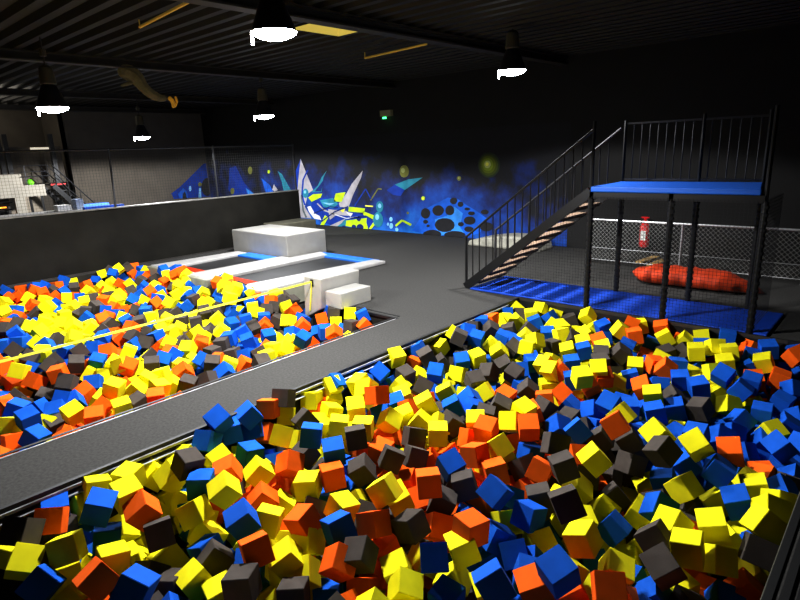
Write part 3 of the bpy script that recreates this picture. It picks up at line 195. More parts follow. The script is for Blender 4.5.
CUBE_DATA = '''
b -1665 2585 -102 34 -26 -15 88
b -1374 2881 -46 -7 22 94 20
b -3370 1049 -56 85 -28 -7 -42
o -1156 3183 -259 -37 88 26 -10
o -1547 2895 -270 36 -16 72 -56
y -1779 2711 -297 36 -23 72 -53
o -3762 948 -138 11 12 83 -51
g -944 3580 -233 -4 34 87 32
g -3084 1629 -257 44 -9 -2 88
b -4167 712 -248 -20 -36 80 -41
o -1443 3212 -459 40 -13 74 -50
b -2076 2620 -489 74 -65 1 7
y -865 3854 -216 9 -9 98 -1
b -610 3952 -605 -5 -53 -22 80
y -3305 1574 -432 47 -39 58 -53
g -2916 1922 -463 7 -34 92 -12
b -1686 3082 -387 50 31 70 -38
o -517 4106 -563 48 -27 -32 76
y -714 4028 -343 -36 81 29 -34
b -2228 2674 -257 -33 14 -38 84
y -2350 2489 -470 44 -9 -50 73
y -4420 693 -179 -34 29 87 -13
g -1580 3414 74 -39 6 -55 72
g -501 4283 -321 14 57 75 -25
y -4150 894 -469 52 0 59 -60
o -3225 1847 -188 16 -56 79 -14
y -3532 1502 -394 59 -34 57 -43
y -4012 1136 -238 -42 48 -46 60
g -3662 1394 -448 -23 7 -63 73
y -504 4420 -178 -44 81 -1 -37
y -1270 3622 -470 -7 94 19 -22
y -2142 2901 -264 41 -22 65 -58
o -2810 2273 -346 52 0 -42 73
y -4327 942 -172 17 -46 85 -13
g -1094 3885 -272 -34 -18 -56 72
g -4601 745 -38 10 -27 90 -31
o -2126 2987 -148 61 -4 -2 -78
g -1246 3618 -649 40 -5 74 -52
g -2720 2397 -312 -2 74 32 -58
y -2172 2826 -530 53 -21 -27 77
y -1513 3566 -282 20 -4 97 4
o -755 4141 -752 67 -72 -1 -5
y -3183 2067 -375 26 -4 -27 91
y -3156 1961 -743 -38 -31 -34 78
y -2543 2618 -497 30 0 -19 92
y -810 4300 -266 13 -19 95 12
y -3074 2134 -496 1 66 47 -57
b -1906 3247 -424 -36 6 -41 83
o -2726 2414 -659 16 -18 92 -29
b -4331 1205 38 -13 29 92 -18
g -3614 1715 -391 14 -17 -33 90
b -1819 3328 -523 26 1 83 -48
g -3992 1484 -202 -45 67 50 -30
y -1061 4157 -287 -30 78 13 -51
y -505 4701 -229 5 -44 -33 82
y -4900 644 -270 -11 46 -58 65
b -3548 1941 -132 21 1 -24 94
g -2222 2960 -750 34 -27 73 -52
y -1617 3568 -630 -6 13 92 -34
b -2979 2278 -748 8 -31 93 -12
o -4676 955 -100 8 -47 83 -27
b -3013 2457 -255 19 12 96 2
b -1255 3901 -747 -16 79 5 -57
g -2620 2873 -291 20 1 97 2
b -4402 1237 -303 -1 -55 81 -15
o -2852 2686 -273 22 -4 95 -18
y -3315 2140 -618 49 44 59 -46
o -4247 1481 -106 16 4 -30 93
b -3830 1768 -457 -9 -21 -5 96
y -3248 2328 -420 -18 68 46 -52
y -1858 3591 -532 74 -56 35 -1
o -3316 2348 -269 17 6 77 -60
y -485 4964 -288 -39 81 24 -33
y -4457 1456 -32 68 -10 12 -70
g -4825 1027 -291 57 -65 43 -23
o -2532 3113 -404 -29 85 28 -31
y -3579 2189 -295 24 -34 -50 75
b -2002 3629 -339 0 8 97 -19
b -1218 4357 -325 69 -7 -45 54
o -2861 2777 -516 51 -40 66 -36
b -4900 1048 -154 36 -48 60 -52
b -751 4817 -305 26 -2 76 -58
b -2244 3499 -155 -13 13 88 41
y -2922 2895 -106 32 -23 91 -4
y -4107 1834 -256 42 -25 -15 85
y -3205 2665 -274 65 -18 0 -73
b -1506 4167 -538 -41 -24 -55 67
o -2715 3212 -111 -31 23 -58 70
y -3993 2061 -114 48 -19 75 -39
b -1928 3823 -657 43 -8 68 -57
y -4900 1247 -261 -8 62 68 -36
y -681 5122 -314 16 -15 97 3
y -4642 1432 -439 -41 -9 -42 79
y -2220 3645 -512 28 26 90 -13
y -1376 4433 -484 33 43 65 -52
g -3464 2570 -361 -34 85 23 -31
b -4873 1243 -454 -9 25 -66 69
g -2663 3327 -338 53 20 66 -47
y -2954 3083 -292 73 -42 -41 31
g -2048 3900 -343 13 -32 93 -2
y -4900 1369 -113 -46 60 39 -51
g -4305 1695 -750 13 -38 86 -28
b -4260 1994 -134 -2 -40 91 -2
y -1156 4792 -328 37 8 91 -6
g -1350 4769 -33 7 32 78 -51
b -961 5091 -237 -42 -31 -59 60
o -3903 2358 -332 -11 25 88 -37
g -2618 3594 -289 -34 11 -64 67
y -4830 1623 -115 83 1 7 -53
y -1685 4368 -569 25 35 73 -51
g -2001 4228 -171 -38 14 -63 64
g -4487 2007 -25 68 -19 2 -69
y -3680 2691 -266 -1 94 31 4
y -1829 4469 -147 48 0 67 -54
y -1173 5137 -69 -8 37 83 38
o -3572 2890 -221 -39 31 -57 63
o -4296 2269 -160 40 -21 73 -49
y -4667 1920 -183 53 -28 75 -25
o -946 5371 -164 56 10 -22 78
y -3920 2547 -499 0 40 84 -34
o -2515 3927 -280 -37 19 -60 67
g -1678 4611 -557 -48 -4 -59 63
y -1475 5004 -12 2 33 83 42
b -3698 2797 -491 -5 -36 91 -13
b -2863 3712 -231 -27 14 93 17
o -2247 4269 -325 52 -83 1 17
y -4900 1865 -225 56 -25 70 -33
o -1801 4848 47 -33 23 77 47
g -2191 4440 -112 -42 81 23 -30
b -1067 5249 -750 61 -23 57 -47
y -4211 2533 -265 -39 68 11 -60
g -3511 3193 -288 39 -4 -27 87
b -3746 3066 -120 30 9 -6 94
y -4566 2341 -178 -35 -7 92 9
o -2784 3989 -228 15 2 98 -7
o -4086 2799 -255 46 14 -43 75
b -1288 5327 -390 40 11 71 -56
y -4857 2138 -176 -11 -9 -20 96
g -1690 5005 -393 6 23 93 -25
g -3410 3492 -272 -47 77 15 -38
y -2667 4205 -211 -40 8 89 17
o -3278 3552 -515 26 -6 73 -62
b -662 6041 -309 45 0 77 -44
b -4054 3057 -48 4 38 91 -10
b -4805 2369 -76 -19 5 -44 87
b -606 6084 -547 -25 -59 -39 65
y -1577 5182 -700 35 -11 76 -52
g -2507 4421 -461 -17 -29 -61 70
b -4526 2647 -239 67 -12 -4 -72
o -2137 4795 -386 -29 83 38 -26
y -4325 2897 -81 -39 82 25 -31
g -3782 3389 -123 -36 25 -57 68
b -4850 2541 73 -25 -1 93 23
b -1429 5532 -397 33 44 62 -54
g -1803 5240 -286 38 6 68 -61
b -1311 5701 -266 -14 98 0 6
g -3364 3781 -371 9 26 92 -24
o -3652 3599 -324 73 -66 -1 14
b -1165 5818 -530 -21 -42 -57 66
o -2914 4374 -162 60 -47 54 -32
g -2048 5135 -315 35 14 67 -62
o -2609 4683 -168 43 19 -12 86
y -1933 5359 -100 -38 -21 -57 68
b -2569 4661 -452 54 -8 -10 -82
b -2244 5038 -244 -49 -5 -58 64
y -4752 2677 -392 24 -49 65 -51
g -4280 3128 -363 61 -35 59 -38
y -3888 3591 -142 66 -67 -21 22
b -4900 2681 -118 40 -38 62 -53
y -3342 4125 -249 22 -26 67 -64
o -3372 4012 -530 41 -6 67 -60
o -3102 4373 -333 12 22 93 -21
b -4900 2908 -34 55 -22 67 -42
y -2862 4755 -217 -14 -3 -48 85
g -3601 4046 -340 12 24 93 -19
b -1203 6235 -478 9 -38 -35 84
y -4491 3262 -337 0 -19 -52 82
b -4889 2941 -213 -39 10 -49 77
y -4235 3561 -218 62 -68 -21 30
y -811 6648 -463 -15 -50 -52 66
b -853 6580 -547 37 34 75 -42
b -864 6533 -714 -4 -54 -49 67
b -2513 5155 -334 35 14 85 -33
y -3197 4598 -265 19 -22 77 -55
o -4869 3050 -292 -24 6 -41 87
b -2163 5611 -132 60 21 28 -71
b -1789 5938 -256 26 -9 71 -63
g -4585 3390 -197 61 -18 59 -47
o -4900 3153 -51 -25 18 -56 75
b -714 6887 -454 41 25 68 -54
b -1145 6470 -520 6 -34 -41 83
y -2860 5015 -189 -16 11 97 9
b -6759 1403 -278 82 -28 7 -47
o -6965 1243 -333 -38 58 52 -47
o -4096 4016 16 15 3 97 -13
y -3956 4052 -267 -11 -49 69 -50
y -3712 4292 -308 46 12 67 -56
o -4000 4019 -476 -11 2 98 12
g -4900 3362 -5 7 -22 94 -20
y -4292 3872 -142 32 18 -9 91
y -3592 4441 -364 -16 -26 -32 89
g -3497 4542 -350 26 -6 -43 85
b -1124 6716 -454 82 -5 -36 41
b -3944 4048 -655 24 -59 -36 67
g -3240 4828 -291 68 -67 -8 24
g -1474 6451 -310 16 9 96 14
b -963 6922 -393 3 -3 75 -65
b -646 7198 -455 0 -37 -47 79
y -4900 3372 -228 -33 29 -45 77
g -2973 5048 -513 18 27 79 -49
y -4622 3594 -335 -4 70 64 -30
g -2663 5390 -452 -33 -35 -61 61
o -2897 5248 -318 39 -20 73 -51
b -7090 1446 -168 -46 57 -56 37
y -4325 4081 -8 -13 68 43 -56
y -3805 4498 -186 43 -16 69 -54
y -3968 4321 -323 39 -25 70 -52
b -1713 6393 -357 23 -5 75 -60
y -1654 6354 -628 -4 -36 -57 72
y -7294 1312 -269 -26 19 -50 79
b -4191 4169 -323 -24 21 92 20
g -3209 5096 -270 41 28 72 -46
g -2607 5597 -445 77 -61 2 -4
o -6633 1980 -226 30 -46 66 -49
y -1942 6324 -239 19 -6 76 -60
y -4667 3819 -292 -48 61 32 -52
b -3633 4776 -285 41 -11 68 -58
y -6863 1841 -186 46 -56 61 -28
b -846 7362 -394 -35 -50 -54 57
b -2152 6169 -398 19 -20 73 -61
g -2877 5520 -353 59 -12 72 -32
b -3488 4973 -339 57 6 74 -33
y -4900 3745 -170 -19 10 -59 77
g -1798 6585 -319 43 9 76 -46
b -2477 5926 -430 -5 -24 -41 87
y -1306 7009 -430 9 -36 -45 80
y -4541 4177 -30 9 5 79 -58
g -3989 4662 -100 -29 -11 87 36
b -1232 7153 -270 -36 -29 -61 62
o -4900 3787 -255 -13 63 48 -58
y -7191 1647 -374 64 -48 56 -14
b -774 7587 -301 -36 84 26 -29
g -7129 1712 -381 -46 56 -55 39
b -7458 1423 -366 83 10 -30 -45
o -4099 4554 -356 -28 70 49 -41
b -1617 6890 -242 26 -15 73 -59
y -2671 6033 -90 36 14 -9 91
o -2120 6496 -236 28 -2 82 -47
b -1175 7369 -232 78 -61 4 5
y -6700 2314 -253 42 -45 60 -48
b -3641 5121 -314 -3 31 84 41
y -4900 4048 -112 -20 -31 -61 69
o -2987 5737 -365 -23 9 -63 72
y -4900 4036 -270 63 -54 -16 52
o -6467 2627 -180 -7 -53 83 6
g -2489 6192 -465 35 -7 83 -40
b -1450 7255 -171 -11 13 91 35
b -4900 4108 -102 17 22 -53 78
o -6943 2174 -254 68 -16 52 -47
b -7356 1794 -294 27 -37 78 -40
y -3903 5004 -263 39 -6 68 -60
b -7730 1488 -257 53 -71 -15 41
b -2002 6763 -273 -14 8 -56 80
b -4338 4586 -367 36 -27 73 -50
b -4687 4373 -129 -14 66 54 -48
o -2649 6206 -257 37 -18 83 -35
o -953 7782 -262 71 -68 5 13
b -2339 6426 -497 80 -58 1 7
b -1845 6984 -241 18 -10 75 -62
o -3408 5529 -365 75 -64 10 8
b -3358 5570 -492 34 -19 78 -46
y -3624 5399 -323 -41 -8 -57 70
y -7032 2375 -108 -18 -32 92 -1
o -1198 7682 -316 15 -13 83 -50
g -3261 5815 -343 38 11 76 -49
g -6825 2546 -313 54 -50 57 -35
o -859 8154 -67 -9 -53 -58 60
y -1588 7443 -215 13 -44 -57 67
y -4416 4799 -360 34 -25 78 -44
y -6693 2774 -165 0 69 69 -15
y -2668 6506 -148 47 24 -21 81
b -7785 1718 -370 46 -2 66 -58
b -7569 1964 -260 -25 21 -42 84
y -1153 7930 -152 17 7 76 -60
o -2617 6547 -252 42 19 -15 86
b -4900 4492 -182 -43 21 -61 62
o -2057 7112 -192 34 23 74 -52
b -7520 2047 -314 42 -39 75 -29
g -3825 5482 -248 -48 10 -21 83
o -3002 6209 -446 51 9 50 -68
y -1529 7700 -178 20 -8 75 -60
b -1332 7870 -258 30 -1 70 -63
y -7057 2630 -231 46 -3 72 -49
b -769 8388 -333 4 -31 -49 80
o -2916 6316 -606 -3 2 96 -24
y -2549 6750 -402 27 27 83 -37
b -881 8400 -96 55 -60 41 38
y -4599 4922 -344 61 -71 12 32
b -3445 5982 -413 -12 0 98 -1
g -2737 6736 -146 25 -17 73 -59
b -4832 4806 -164 -33 0 88 30
b -2982 6460 -354 25 -14 70 -64
b -3711 5754 -475 -11 -17 -44 87
y -1538 7904 -90 -19 5 -68 70
b -1306 8095 -172 72 -65 -5 19
g -3816 5787 -235 -22 73 30 -56
b -1176 8278 -79 18 -11 77 -59
b -2439 7013 -378 28 -4 67 -67
g -6706 3152 -247 36 -19 -54 72
o -2244 7277 -230 59 21 71 -30
y -6862 3031 -272 48 -15 77 -37
g -3596 6042 -278 -17 3 94 25
g -7909 2121 -171 -30 25 -38 83
y -7153 2810 -194 53 -70 -6 46
y -2484 7046 -420 34 8 71 -59
b -1042 8400 -371 -47 78 27 -28
o -7737 2266 -317 50 -48 67 -24
b -4377 5389 -241 -11 -21 92 28
g -4674 5121 -265 63 -6 15 -74
b -2048 7553 -286 64 -71 -15 18
g -8191 1901 -389 -27 -42 86 3
b -4864 4965 -410 23 8 69 -67
y -8135 1918 -517 57 -44 -16 66
y -3285 6466 -299 3 -10 -32 93
o -3202 6546 -306 45 4 67 -57
y -2477 7241 -299 10 -12 82 -53
g -6662 3408 -257 -34 -3 -57 74
y -1918 7860 -148 17 -10 73 -64
y -1737 8046 -103 25 90 33 6
y -4233 5678 -319 0 -12 96 -21
o -1372 8400 -158 53 -74 -10 38
y -4625 5342 -354 46 6 79 -37
y -4900 5196 -85 57 -13 18 -78
y -7198 3039 -210 -34 16 -64 66
y -3732 6150 -449 42 24 78 -37
o -8462 1905 -226 -2 -21 91 -34
b -2388 7471 -337 70 6 69 4
o -1443 8398 -205 11 -34 -41 83
g -4638 5522 -114 28 -1 -22 92
y -8700 1798 -100 -27 35 -42 78
y -2302 7669 -270 51 28 51 -62
o -8335 2153 -162 27 65 38 -58
y -3456 6597 -300 -20 75 17 -59
g -2714 7325 -190 40 17 75 -48
b -6670 3675 -241 44 -26 81 -26
b -4900 5265 -387 39 27 69 -54
b -3198 6885 -313 25 -17 72 -61
y -8732 1741 -453 -16 -4 -39 90
b -3711 6416 -366 -27 12 -53 78
g -2930 7192 -216 13 -18 77 -59
b -1682 8400 -53 -6 11 -69 70
g -6376 4071 -156 -17 74 60 -20
o -7154 3331 -238 46 -24 78 -33
g -8799 1735 -508 64 -42 59 -22
b -1930 8183 -184 15 -9 73 -65
g -2127 8037 -245 -3 -37 13 91
b -4720 5588 -413 -5 7 98 14
o -8964 1726 -313 58 -71 5 37
b -4379 5968 -268 35 18 -12 90
g -7564 3092 -159 30 -43 65 -54
y -4248 6139 -238 -9 20 96 10
o -1762 8350 -462 1 -34 -46 81
g -2300 7920 -285 34 -18 73 -55
b -2734 7563 -173 70 -67 6 18
g -8620 2169 -144 57 -43 65 -22
o -4890 5593 -258 75 -61 5 19
y -8101 2629 -294 -29 53 57 54
o -7859 2892 -188 2 -45 71 -52
g -7002 3681 -197 19 -41 69 -55
y -7933 2838 -158 94 -4 -19 26
b -4900 5646 -119 33 1 68 -64
b -3687 6679 -351 26 -30 70 -58
g -8417 2409 -124 25 -53 62 -50
y -6840 3836 -227 50 -69 -18 47
y -3490 6879 -353 4 28 90 -30
y -2982 7408 -210 26 -12 81 -50
g -3981 6438 -379 39 -16 79 -44
y -1995 8383 -97 -18 1 -58 78
y -8299 2530 -304 65 -6 62 -41
o -2702 7780 -59 25 -11 69 -65
y -2170 8235 -163 33 26 71 -55
b -3624 6746 -604 1 14 96 -21
y -7390 3415 -254 65 -67 -12 32
o -2554 7838 -365 70 -67 -1 23
y -2398 8128 -133 36 2 69 -62
y -6561 4296 -190 5 -62 77 1
o -6797 4065 -290 54 -18 77 -24
y -3857 6813 -200 -20 -65 -3 72
o -9382 1740 -180 60 1 -11 78
b -3255 7377 -281 29 -14 73 -59
g -4747 5968 -379 46 -10 72 -49
b -7707 3308 -196 -33 35 86 -9
o -3111 7559 -172 31 -16 80 -46
y -8234 2836 -223 83 -20 32 -38
b -4311 6388 -402 -25 26 -62 68
y -4163 6580 -267 38 2 79 -47
b -2567 8062 -251 69 -69 5 19
b -8430 2691 -187 -21 -40 88 7
g -8918 2279 -157 65 -22 53 -48
y -8047 3042 -306 53 -18 1 81
o -2266 8400 -217 -16 13 17 95
o -7187 3861 -256 40 63 -41 -50
y -3453 7285 -299 25 -10 80 -51
y -2933 7868 -51 47 11 74 -45
g -4679 6313 -63 51 20 69 -46
b -9200 2064 -304 60 -51 59 -9
y -3861 7072 -173 23 8 94 -22
y -3349 7551 -237 25 -16 76 -56
g -4105 6846 -264 79 -51 21 23
y -4900 6140 -216 2 -2 97 20
o -8658 2651 -299 78 -42 15 -42
g -4627 6362 -333 6 -14 97 9
b -7441 3792 -284 61 -34 66 -23
o -2535 8400 -84 18 -1 77 -59
g -6881 4376 -227 22 -52 81 -4
b -7016 4249 -247 -29 3 -56 76
o -2896 8135 -46 82 -52 7 19
b -3174 7822 -221 74 55 -37 -4
b -7839 3552 -214 68 -9 56 -44
b -4573 6605 -151 2 -19 78 -58
g -9439 2116 -175 -43 38 79 -11
y -7699 3727 -339 57 -69 0 42
g -3753 7380 -322 2 15 98 -1
y -4425 6792 -272 51 9 66 -53
y -4872 6454 -87 59 9 55 -57
g -8194 3359 -254 63 -20 57 -47
g -3585 7656 -242 31 13 86 -35
y -6890 4624 -232 42 52 -41 61
b -4217 7065 -292 72 -62 -2 27
o -8731 2952 -176 -42 12 -40 80
y -2853 8400 -105 28 -11 72 -61
b -3259 8039 -107 37 -20 73 -52
g -9805 2014 -101 68 -20 55 -41
y -6780 4749 -246 23 8 90 -35
y -3715 7593 -191 69 55 23 39
g -7371 4224 -307 -28 12 -67 67
g -9110 2690 -167 61 -26 55 -49
b -6638 5005 -126 -24 -15 95 8
b -4406 7034 -228 69 -67 2 23
y -7933 3808 -207 -28 10 -29 90
y -4147 7293 -237 38 13 75 -51
y -3484 7908 -234 41 -11 79 -42
b -4827 6720 -122 -4 -33 -47 80
y -9590 2316 -196 71 -55 -20 38
y -8627 3208 -230 64 -1 67 -34
b -9362 2586 -204 76 60 21 3
o -7147 4655 -296 9 52 73 40
b -3974 7647 -250 18 -20 76 -58
b -4389 7261 -297 3 66 71 -21
y -3458 8171 -216 27 -20 54 76
y -3869 7841 -167 -27 1 68 -67
y -6956 4972 -250 -37 89 -18 -15
g -4662 7124 -160 41 7 81 -38
b -9208 2949 -222 -33 10 -45 81
o -8017 4064 -205 58 -58 -12 55
g -4899 6976 -129 -16 11 -58 78
o -6502 5509 -141 34 -7 85 -36
b -9831 2452 -178 71 -45 -8 -51
y -3667 8095 -283 69 -11 70 -6
b -8837 3366 -226 38 -5 73 -54
o -3383 8400 -206 -2 -30 71 62
o -6816 5270 -299 60 -23 66 -35
g -7849 4332 -269 27 -23 68 -63
g -4536 7442 -236 21 -6 75 -60
y -8512 3778 -244 -30 40 -21 83
b -7353 4874 -194 -17 16 96 3
b -10507 2011 -180 -38 56 43 58
g -8821 3563 -226 91 -19 -21 -29
b -4900 7217 -118 19 -20 69 -66
y -10121 2402 -164 68 -19 54 -43
o -8638 3721 -295 40 3 71 -56
b -7628 4672 -256 39 -30 72 -47
g -4337 7714 -261 55 5 61 -55
y -3668 8400 -85 19 18 84 -45
y -4080 7976 -231 30 32 73 -51
b -6753 5538 -171 33 -39 62 -57
y -8233 4219 -196 -21 14 -43 86
o -4820 7393 -112 9 9 74 -65
b -7926 4517 -236 27 -20 70 -61
b -10434 2241 -180 30 57 -22 72
y -4752 7516 -155 -23 -33 18 89
o -6359 6050 -140 56 -14 67 -46
g -9140 3519 -166 39 90 11 -3
y -7431 5084 -322 65 -27 63 -31
b -9541 3200 -179 -15 89 -41 -6
b -4359 7967 -208 36 -11 69 -60
g -6579 5954 -155 0 -4 99 -5
b -8913 3793 -209 2 77 14 -61
g -10119 2688 -203 58 15 -28 74
b -4208 8157 -156 23 21 67 -65
y -9937 2882 -169 14 43 23 85
g -3964 8400 -210 34 -11 69 -61
o -9380 3414 -216 54 -23 67 -43
y -4725 7717 -178 53 29 -51 -59
y -8494 4254 -189 19 17 78 -56
b -7002 5611 -259 -30 -5 -30 89
b -7936 4785 -203 48 -18 65 -55
b -7404 5370 -289 -25 -2 -47 83
y -4510 8094 -144 0 45 88 7
y -4677 7928 -238 49 -4 74 -44
b -6601 6240 -55 44 -19 64 -58
b -6814 5982 -301 71 -61 -10 31
y -4243 8400 -164 -48 74 -30 34
y -9090 3945 -180 28 -35 60 64
o -9665 3432 -228 -24 47 80 26
y -8366 4643 -233 50 -6 74 -42
g -9339 3809 -231 -22 48 -29 79
g -8608 4487 -278 56 71 25 31
b -4900 7987 -146 -25 14 -57 76
g -9926 3346 -188 31 -7 42 84
g -8068 5049 -220 67 -61 -24 -32
g -4753 8144 -168 -20 16 -56 77
y -4498 8400 -114 2 -5 -42 89
o -7468 5649 -234 50 -10 74 -41
y -7059 6038 -211 -28 29 -60 68
y -6916 6240 -59 -28 29 -55 72
o -9691 3717 -180 -37 66 -19 61
y -7716 5543 -162 60 -8 -75 24
y -10842 2663 -180 25 74 -47 -38
y -9186 4169 -280 52 -37 60 -46
b -8467 4897 -199 70 67 12 -16
o -8043 5287 -245 42 -6 80 -40
g -7228 6144 -80 -26 36 -60 65
o -7367 5988 -173 -41 20 -54 69
y -4900 8287 -133 52 9 57 -61
b -11274 2400 -228 53 -30 67 -40
b -9538 4009 -229 48 -31 62 -51
b -7661 5787 -200 64 30 -55 -43
g -7980 5505 -192 63 -67 -3 37
b -8404 5153 -167 42 -32 60 -59
y -10421 3339 -226 58 -18 69 -37
g -11566 2310 -182 50 -69 3 -50
b -8221 5399 -176 33 -39 60 -60
y -10687 3134 -180 37 88 -4 -27
g -9128 4598 -199 -41 36 -58 59
y -10919 2928 -299 65 -23 66 -26
b -7426 6240 -94 63 -65 -7 40
g -9936 3968 -180 25 -62 12 72
y -11431 2642 -189 13 9 93 -30
y -8461 5403 -118 66 -5 -26 -69
y -9648 4311 -182 60 -65 -5 45
g -10371 3633 -215 62 -29 61 -38
o -8027 5889 -120 -34 47 73 -32
y -11065 3087 -181 81 13 41 -38
y -9062 4977 -224 49 -11 70 -49
o -10611 3613 -163 27 69 56 35
g -11745 2575 -187 86 -39 -6 29
g -8475 5619 -117 -10 -29 -56 76
o -11914 2456 -198 -24 37 -61 65
b -10342 3913 -226 52 -39 64 -40
y -10063 4215 -180 60 -41 56 37
y -11503 2900 -193 -44 67 27 -52
y -8286 5933 -104 17 -26 -5 94
y -8827 5580 -117 61 -64 -34 29
g -9771 4649 -311 -25 25 -65 66
g -8534 5862 -112 -11 65 36 64
y -10594 3934 -216 -45 84 1 27
y -9187 5348 69 15 73 6 65
o -10814 3765 -193 -49 37 77 -3
b -8070 6275 -240 60 -67 13 39
b -12123 2586 -199 -8 70 17 -68
g -9566 5012 -180 -8 92 -13 -34
b -9207 5370 -251 55 -20 70 -39
o -8742 5929 -54 -26 17 -52 79
b -9025 5673 -88 50 -14 57 -63
y -11598 3285 -180 -2 -68 2 72
y -9892 4851 -351 6 17 23 95
g -8220 6455 -215 67 64 -18 -29
y -9410 5491 114 -15 75 -52 -36
b -10947 3979 -210 13 93 33 3
g -10143 4743 -237 56 -24 59 -50
b -11144 3861 -138 -39 40 -46 68
g -9564 5323 -180 55 -39 -72 -6
g -10301 4620 -254 -33 13 -57 73
o -12385 2726 -207 -28 -26 86 30
b -10603 4378 -204 29 -33 65 -61
b -9002 5915 -89 -11 86 12 -46
b -11489 3620 -287 55 -7 68 -46
g -10857 4288 -185 65 17 -47 55
g -8826 6188 -125 43 68 49 -31
y -9553 5718 121 55 56 57 19
y -9972 5247 -137 43 23 -51 69
o -9224 5994 -105 50 2 -80 30
y -12844 2652 -161 65 36 13 65
g -11702 3688 -209 -34 44 -51 64
o -11161 4203 -227 51 -29 52 -60
y -9031 6255 -57 3 -62 -2 77
g -8808 6453 -186 -43 -31 -58 61
o -11398 4107 -194 73 -30 -30 -52
y -12414 3262 -129 64 -55 -51 3
y -9478 6000 -47 48 -29 68 -45
g -12613 3109 -266 52 -22 76 -31
y -10116 5439 -203 10 81 33 46
g -11783 3917 -181 -2 83 17 52
b -9705 5909 -5 11 -26 53 79
b -12984 2845 -200 -18 -29 77 51
y -10001 5714 99 63 8 -37 -66
g -9090 6483 -175 17 -48 -14 84
y -12198 3631 -180 68 -15 -53 -46
b -10531 5164 -257 54 -14 66 -49
o -11006 4757 -180 86 12 46 15
y -10811 4957 -180 -12 33 -39 84
b -10122 5677 -206 -16 -55 -6 81
g -9897 6000 25 -36 36 -15 84
b -12666 3396 -263 -25 -26 -23 89
o -10446 5509 -224 65 -7 58 -46
o -10135 5947 60 -20 93 27 3
g -10689 5404 -199 66 11 -73 -2
y -12379 3919 -180 11 27 -7 94
b -11674 4583 -180 -20 83 29 -41
y -11927 4366 -180 54 12 27 78
b -10398 5801 -148 87 -34 -16 -28
o -10455 5856 95 52 24 -4 80
b -11332 4957 -180 57 39 -41 57
o -12164 4205 -180 69 61 -18 -33
o -13256 3220 -224 42 -54 -19 69
y -10382 6000 134 29 7 90 -29
b -10951 5431 -180 -39 36 77 -32
g -10463 6000 36 79 11 -32 49
y -13831 2865 -180 24 92 16 -24
b -10621 6000 82 45 -6 68 -55
b -13090 3607 -269 56 -40 66 -26
y -13330 3470 -191 17 94 24 -13
y -11787 4873 -267 64 -19 67 -29
y -10892 5739 -173 63 11 -52 -54
g -12657 4166 -180 -7 -6 -70 70
y -11351 5377 -184 54 -31 62 -47
y -12348 4592 -151 -21 78 17 -55
b -12972 4027 -200 -41 42 -53 59
b -11161 5749 -181 -32 6 94 0
y -13238 3856 -190 -40 45 -50 61
g -12586 4501 -210 62 -61 17 -44
y -11380 5626 -185 78 58 10 -13
y -11543 5537 -56 9 81 -46 -33
o -13463 3727 -186 32 66 38 55
g -11010 6000 -163 77 -30 32 -44
y -13910 3326 -180 18 -15 -41 87
y -11806 5253 -239 55 -22 57 -55
o -14262 3055 -172 75 8 -33 54
o -12042 5148 -160 68 43 0 58
b -11541 5784 -116 57 -22 68 -40
y -12866 4574 -148 -38 89 -2 21
b -12336 5042 -241 51 -16 69 -47
o -13917 3624 -145 -46 -34 33 74
o -14150 3511 -86 53 36 33 -68
o -14407 3259 -187 93 27 0 -19
b -14620 3104 -82 46 24 78 33
b -12130 5365 -218 27 24 -41 83
g -12618 4972 -186 -20 -54 62 52
y -13335 4336 -180 -38 88 -6 -22
y -11621 6000 -137 82 7 -31 -46
y -11807 5882 -76 50 -3 69 51
o -13127 4622 -217 55 32 70 30
b -13859 3989 -180 59 -1 -28 75
o -14580 3392 -103 -46 2 1 88
b -14388 3596 -67 -5 80 -55 19
g -12131 5694 -218 -32 86 19 -31
y -11965 5949 47 33 -2 84 -40
y -12495 5440 -180 24 -41 45 75
g -14204 3882 -188 35 -4 -38 84
b -12727 5289 -180 63 54 54 -1
o -12287 5874 41 47 -36 -4 79
b -14467 3823 -107 37 -22 31 84
o -12208 6000 112 22 33 91 6
y -12341 5875 -93 -27 90 -13 -29
g -14045 4285 -180 50 28 -42 -69
y -13656 4711 -180 -17 -59 62 -48
o -14481 4070 -141 53 -39 -61 -42
b -12497 6000 112 -47 70 -31 -41
y -13316 5238 -177 67 -29 39 54
o -12757 5795 -180 -8 94 11 -27
o -14135 4575 -180 22 2 73 -63
o -13542 5125 -183 71 -18 -60 27
b -14619 4268 -72 43 -21 23 84
y -13858 5025 -180 34 11 -30 87
y -12941 5956 -72 2 91 -21 33
g -13405 5541 -176 70 58 39 2
y -14620 4472 -171 82 15 51 -16
b -13158 6000 22 -1 -42 -3 89
g -13267 5839 -180 -10 55 65 -50
b -14372 4879 -180 42 85 28 12
o -13549 5753 -161 61 11 40 -66
b -14205 5225 -47 79 -41 -7 43
y -14503 5093 -58 -38 44 45 66
b -13796 5737 -151 41 69 -5 -58
y -14360 5442 26 85 25 44 5
o -13847 6000 -122 30 63 -42 57
g -14620 5337 -41 -37 54 74 5
y -13955 5944 -76 23 92 19 -20
o -14279 5743 -172 61 -34 -55 43
g -14457 5698 7 5 4 -28 95
b -14589 5601 -254 63 -17 58 -47
b -14381 5997 -115 56 -56 -46 -38
o -14620 5928 -51 62 13 -15 -75
'''

